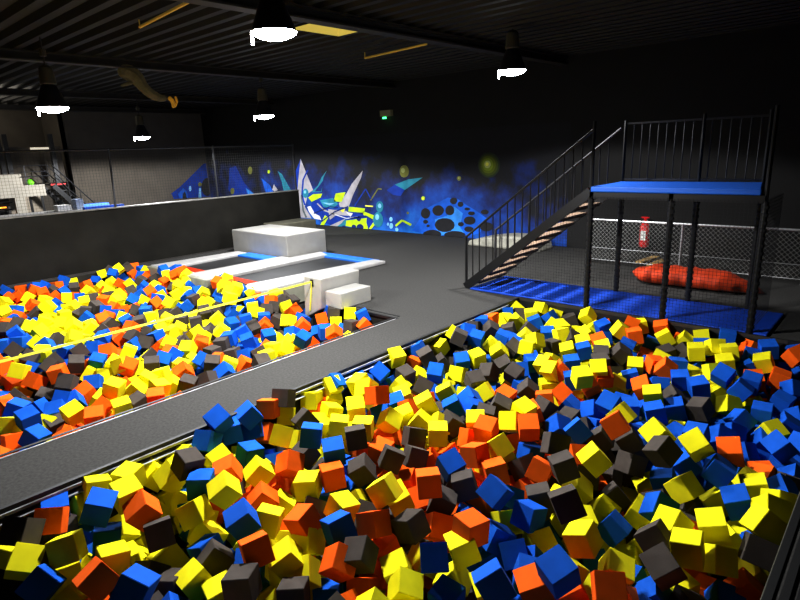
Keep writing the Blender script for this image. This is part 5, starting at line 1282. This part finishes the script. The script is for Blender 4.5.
t = thing('air_bag', 'long orange red tarpaulin bag lying behind the jump tower', 'bag', (-2.9, 10.95, 0))
obj('bag_body', bm, 'bag_orange', t, smooth=True)
bm = B()
for x in (-3.55, -2.95, -2.35): tube(bm, (x, 10.62, .16), (x, 10.6, .16), .03, 10)
obj('eyelet', bm, 'steel_dark', t)
bm = B(); lathe(bm, [(.045, 0), (.055, .1), (.05, .14)], -2.95, 11.75, 12); o = tag(obj('white_cup', bm, 'paper_white'), 'small white pot on the floor behind the orange bag', 'pot'); o.location.z = .0

# ------------------------------------------------------------------ lamps and ceiling things
LAMPS = [((-5.47, 4.09, 3.88), 1.55, 'brightest high-bay lamp hanging nearest the skylight, its disc glaring white'),
         ((-5.73, 9.41, 3.88), .75, 'high-bay lamp hanging alone in the dark above the metal staircase'),
         ((-10.94, 3.53, 3.49), .8, 'high-bay lamp hanging over the rear pit beside the black barrier'),
         ((-12.46, 8.79, 3.54), .7, 'high-bay lamp hanging above the big white block and trampolines'),
         ((-18.31, 8.29, 3.28), 1.6, 'smallest and farthest high-bay lamp, seen above the safety net')]
def lamp(loc, pw, label, ang):
    x, y, z = loc
    t = thing('high_bay_lamp', label, 'lamp', loc, 'high bay lamps under the ceiling')
    bm = B(); lathe(bm, [(.115, z+.36), (.125, z+.38), (.105, z+.62), (.06, z+.66)], x, y); obj('ballast_housing', bm, 'lamp_housing', t, smooth=False)
    bm = B(); n = 24
    pr = [(.10, z+.37), (.135, z+.30), (.18, z+.18), (.225, z+.06), (.25, z+.0)]
    rg = [[bm.verts.new((x+r*math.cos(2*PI*k/n), y+r*math.sin(2*PI*k/n), zz)) for k in range(n)] for r, zz in pr]
    for A, Bq in zip(rg, rg[1:]):
        for k in range(n): bm.faces.new((A[k], A[(k+1) % n], Bq[(k+1) % n], Bq[k]))
    obj('shade', bm, 'lamp_shade', t, smooth=True)
    bm = B(); lathe(bm, [(.24, z+.02), (.235, z-.015), (.17, z-.05), (.08, z-.075), (.02, z-.08)], x, y, 24); obj('lens', bm, 'lamp_lens', t, smooth=True)
    bm = B(); bar(bm, (x-.17, y-.17, z+.02), (x-.17, y-.17, z-.12), .02, .02); obj('rim_clip', bm, 'lamp_lens', t)
    bm = B(); tube(bm, (x, y, z+.66), (x, y, ZC-.02), .012, 6); obj('hanger', bm, 'steel_dark', t)
    bm = B(); lathe(bm, [(.05, z+.80), (.05, z+.9)], x, y, 10); obj('junction_box', bm, 'lamp_housing', t)
    ld = bpy.data.lights.new('lamp_light', 'SPOT'); ld.energy = LP*pw; ld.spot_size = math.radians(ang); ld.spot_blend = .12; ld.shadow_soft_size = .16; ld.color = (.97, .98, 1.)
    lo = bpy.data.objects.new('lamp_light', ld); COL.objects.link(lo); lo.location = (x, y, z-.2)
LP = 900
for i, (l, p, s) in enumerate(LAMPS): lamp(l, p, s, 173 if i == 4 else 152)
for (x, y, z, e) in ((-24.6, 4.8, 4.2, 45), (-21.0, 4.6, 4.3, 34)):  # fill lights with no visible fitting, added to brighten the mezzanine
    ld = bpy.data.lights.new('mezzanine_fill', 'POINT'); ld.energy = e; ld.shadow_soft_size = .25; ld.color = (1, .93, .8)
    lo = bpy.data.objects.new('mezzanine_fill', ld); COL.objects.link(lo); lo.location = (x, y, z)
t = thing('skylight', 'square yellowish skylight well in the dark ceiling', 'skylight', (SKY[0], SKY[2], ZC))
bm = B(); x0, x1, y0, y1 = SKY
bm.faces.new([bm.verts.new(p) for p in ((x0, y0, ZC+.4), (x1, y0, ZC+.4), (x1, y1, ZC+.4), (x0, y1, ZC+.4))]); obj('panel', bm, 'skylight_panel', t)
bm = B()
for a, b in (((x0, y0), (x1, y0)), ((x1, y0), (x1, y1)), ((x1, y1), (x0, y1)), ((x0, y1), (x0, y0))):
    bm.faces.new([bm.verts.new(p) for p in ((*a, ZC), (*b, ZC), (*b, ZC+.41), (*a, ZC+.41))])
obj('well', bm, 'skylight_side', t)
obj('seam', boxes((x0, x1, y0+.36, y0+.39, ZC+.36, ZC+.399)), 'skylight_seam', t)
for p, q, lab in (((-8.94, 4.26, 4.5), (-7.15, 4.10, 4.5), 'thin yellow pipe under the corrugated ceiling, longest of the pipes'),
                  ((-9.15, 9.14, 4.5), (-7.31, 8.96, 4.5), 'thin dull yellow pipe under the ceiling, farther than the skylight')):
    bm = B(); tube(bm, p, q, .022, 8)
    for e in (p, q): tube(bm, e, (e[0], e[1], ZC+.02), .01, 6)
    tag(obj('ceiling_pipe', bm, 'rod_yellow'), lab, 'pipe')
t = thing('hanging_bundle', 'dim olive bundle dangling from a roof beam with a yellow end', 'bundle', (-12.5, 5.6, 4.42))
def blob(nm, pts, m):
    me = bpy.data.meshes.new(nm); me.from_pydata([p[:3] for p in pts], [(i, i+1) for i in range(len(pts)-1)], [])
    me.materials.append(MATS[m]); o = bpy.data.objects.new(nm, me); COL.objects.link(o)
    o.parent = t; o.matrix_parent_inverse = Matrix.Translation(-t.location)
    sk = o.modifiers.new('skin', 'SKIN')
    for i, v in enumerate(me.skin_vertices[0].data): v.radius = (pts[i][3], pts[i][3])
    o.modifiers.new('subdiv', 'SUBSURF').render_levels = 1
    return o
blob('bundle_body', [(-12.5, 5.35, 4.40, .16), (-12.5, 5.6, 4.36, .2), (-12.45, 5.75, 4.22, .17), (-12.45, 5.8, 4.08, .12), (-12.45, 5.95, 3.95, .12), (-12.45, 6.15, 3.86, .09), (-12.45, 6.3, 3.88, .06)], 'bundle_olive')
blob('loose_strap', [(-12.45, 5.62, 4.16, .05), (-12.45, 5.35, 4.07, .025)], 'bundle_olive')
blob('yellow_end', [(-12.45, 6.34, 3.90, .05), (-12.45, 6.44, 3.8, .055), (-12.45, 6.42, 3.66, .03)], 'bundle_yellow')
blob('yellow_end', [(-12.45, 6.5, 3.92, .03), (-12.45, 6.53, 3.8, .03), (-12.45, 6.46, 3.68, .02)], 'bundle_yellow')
t = thing('exit_sign', 'small emergency exit sign box with green light high on the back wall', 'sign', (-12.73, 13.5, 3.6))
obj('sign_box', boxes((-12.95, -12.5, 13.47, 13.595, 3.62, 3.80)), 'exit_box', t)
obj('green_light', boxes((-12.83, -12.70, 13.45, 13.50, 3.545, 3.60)), 'exit_green', t)

# ------------------------------------------------------------------ foam cubes
S = .196
CN = {'y': 'yellow', 'b': 'blue', 'o': 'orange', 'g': 'dark grey'}
CM = {'y': 'foam_yellow', 'b': 'foam_blue', 'o': 'foam_orange', 'g': 'foam_grey'}
def cube_bm():
    bm = bmesh.new(); h = S/2; box(bm, -h, h, -h, h, -h, h)
    bmesh.ops.recalc_face_normals(bm, faces=bm.faces)
    bmesh.ops.bevel(bm, geom=bm.edges[:], offset=.0035, segments=2, affect='EDGES')
    return bm
CMESH = {}
for c in 'ybog':
    me = bpy.data.meshes.new('foam_cube'); bm = cube_bm(); bm.to_mesh(me); bm.free(); me.materials.append(MATS[CM[c]]); CMESH[c] = me
CUBES = []
for ln in CUBE_DATA.strip().split('\n'):
    a = ln.split(); v = [int(q) for q in a[1:]]
    CUBES.append((a[0], Vector(v[:3])/1000, Quaternion([q/99 for q in v[3:]]).normalized()))
bpy.context.view_layer.update()
keys = 'ybog'
grid, cgrid = {}, {}
for c, p, q in CUBES:
    grid.setdefault((int(p.x//.25), int(p.y//.25)), []).append(p); cgrid.setdefault((int(p.x//.5), int(p.y//.5)), []).append(c)
def local_low(x, y):
    zs = []
    for a in (-1, 0, 1):
        for b in (-1, 0, 1):
            zs += [p.z for p in grid.get((int(x//.25)+a, int(y//.25)+b), ()) if (p.x-x)**2+(p.y-y)**2 < .06]
    return min(zs) if zs else None
rnd = random.Random(5)
UNDER = []                                      # the cubes lying beneath the top layer
def fill(x0, x1, y0, y1, base, layers):
    y = y0
    while y < y1:
        x = x0
        while x < x1:
            px, py = x+rnd.uniform(-.05, .05), y+rnd.uniform(-.05, .05)
            l = local_low(px, py)
            z = base+rnd.uniform(-.06, .06) if l is None else min(base, l-.25)
            for k in range(layers):
                q = Quaternion([rnd.gauss(0, 1) for _ in range(4)]); q.normalize()
                UNDER.append((rnd.choice(cgrid.get((int(px//.5), int(py//.5)), 'ybog')), Vector((px, py, max(-1.1, z-k*.2))), q))
            x += .205
        y += .205
fill(-4.82, -.50, .9, 8.35, -.46, 2)
fill(-14.45, -6.05, -.6, 5.9, -.36, 1)
ALL = CUBES+UNDER
cols = [c for c, p, q in ALL]; poss = [p for c, p, q in ALL]; quats = [q for c, p, q in ALL]
AREA, CEN, ADJ = cube_view([(p, q.to_matrix()) for c, p, q in ALL], [bpy.data.objects['floor']])
SOLO = sorted((i for i in AREA if i < len(CUBES)), key=lambda i: -AREA[i])[:300]
SOLO.sort(key=lambda i: -CEN[i][1])
LABELS = word_labels(SOLO, cols, poss, quats, AREA, CEN, ADJ)
soloset = set(SOLO); proto = None
for i in SOLO:
    c, p, q = ALL[i]
    o = bpy.data.objects.new('foam_cube', CMESH[c]) if proto is None else proto.copy()
    proto = proto or o
    o.data = CMESH[c]; COL.objects.link(o)
    o.rotation_mode = 'QUATERNION'; o.rotation_quaternion = q; o.location = p
    tag(o, LABELS[i], 'foam cube', 'foam cubes in the two pits')
bm = B()                                        # the many smaller ones and those underneath
for i, (c, p, q) in enumerate(ALL):
    if i in soloset: continue
    h = S/2; R = q.to_matrix()
    vs = [bm.verts.new(p+R @ Vector((sx*h, sy*h, sz*h))) for sx in (-1, 1) for sy in (-1, 1) for sz in (-1, 1)]
    for f in ((0,1,3,2),(4,6,7,5),(0,4,5,1),(2,3,7,6),(0,2,6,4),(1,5,7,3)):
        bm.faces.new([vs[k] for k in f]).material_index = keys.index(c)
o = obj('foam_cube_heap', bm, [CM[k] for k in keys])
o['kind'] = 'stuff'; tag(o, 'heap of countless smaller yellow, blue, orange and grey foam cubes filling the pits', 'foam cubes')

# ------------------------------------------------------------------ world and view
w = bpy.data.worlds.new('world'); sc.world = w; w.use_nodes = True
w.node_tree.nodes['Background'].inputs[0].default_value = (.5, .6, .8, 1); w.node_tree.nodes['Background'].inputs[1].default_value = .004
sc.view_settings.view_transform = 'Standard'; sc.view_settings.look = 'None'; sc.view_settings.exposure = .5; sc.view_settings.gamma = .78
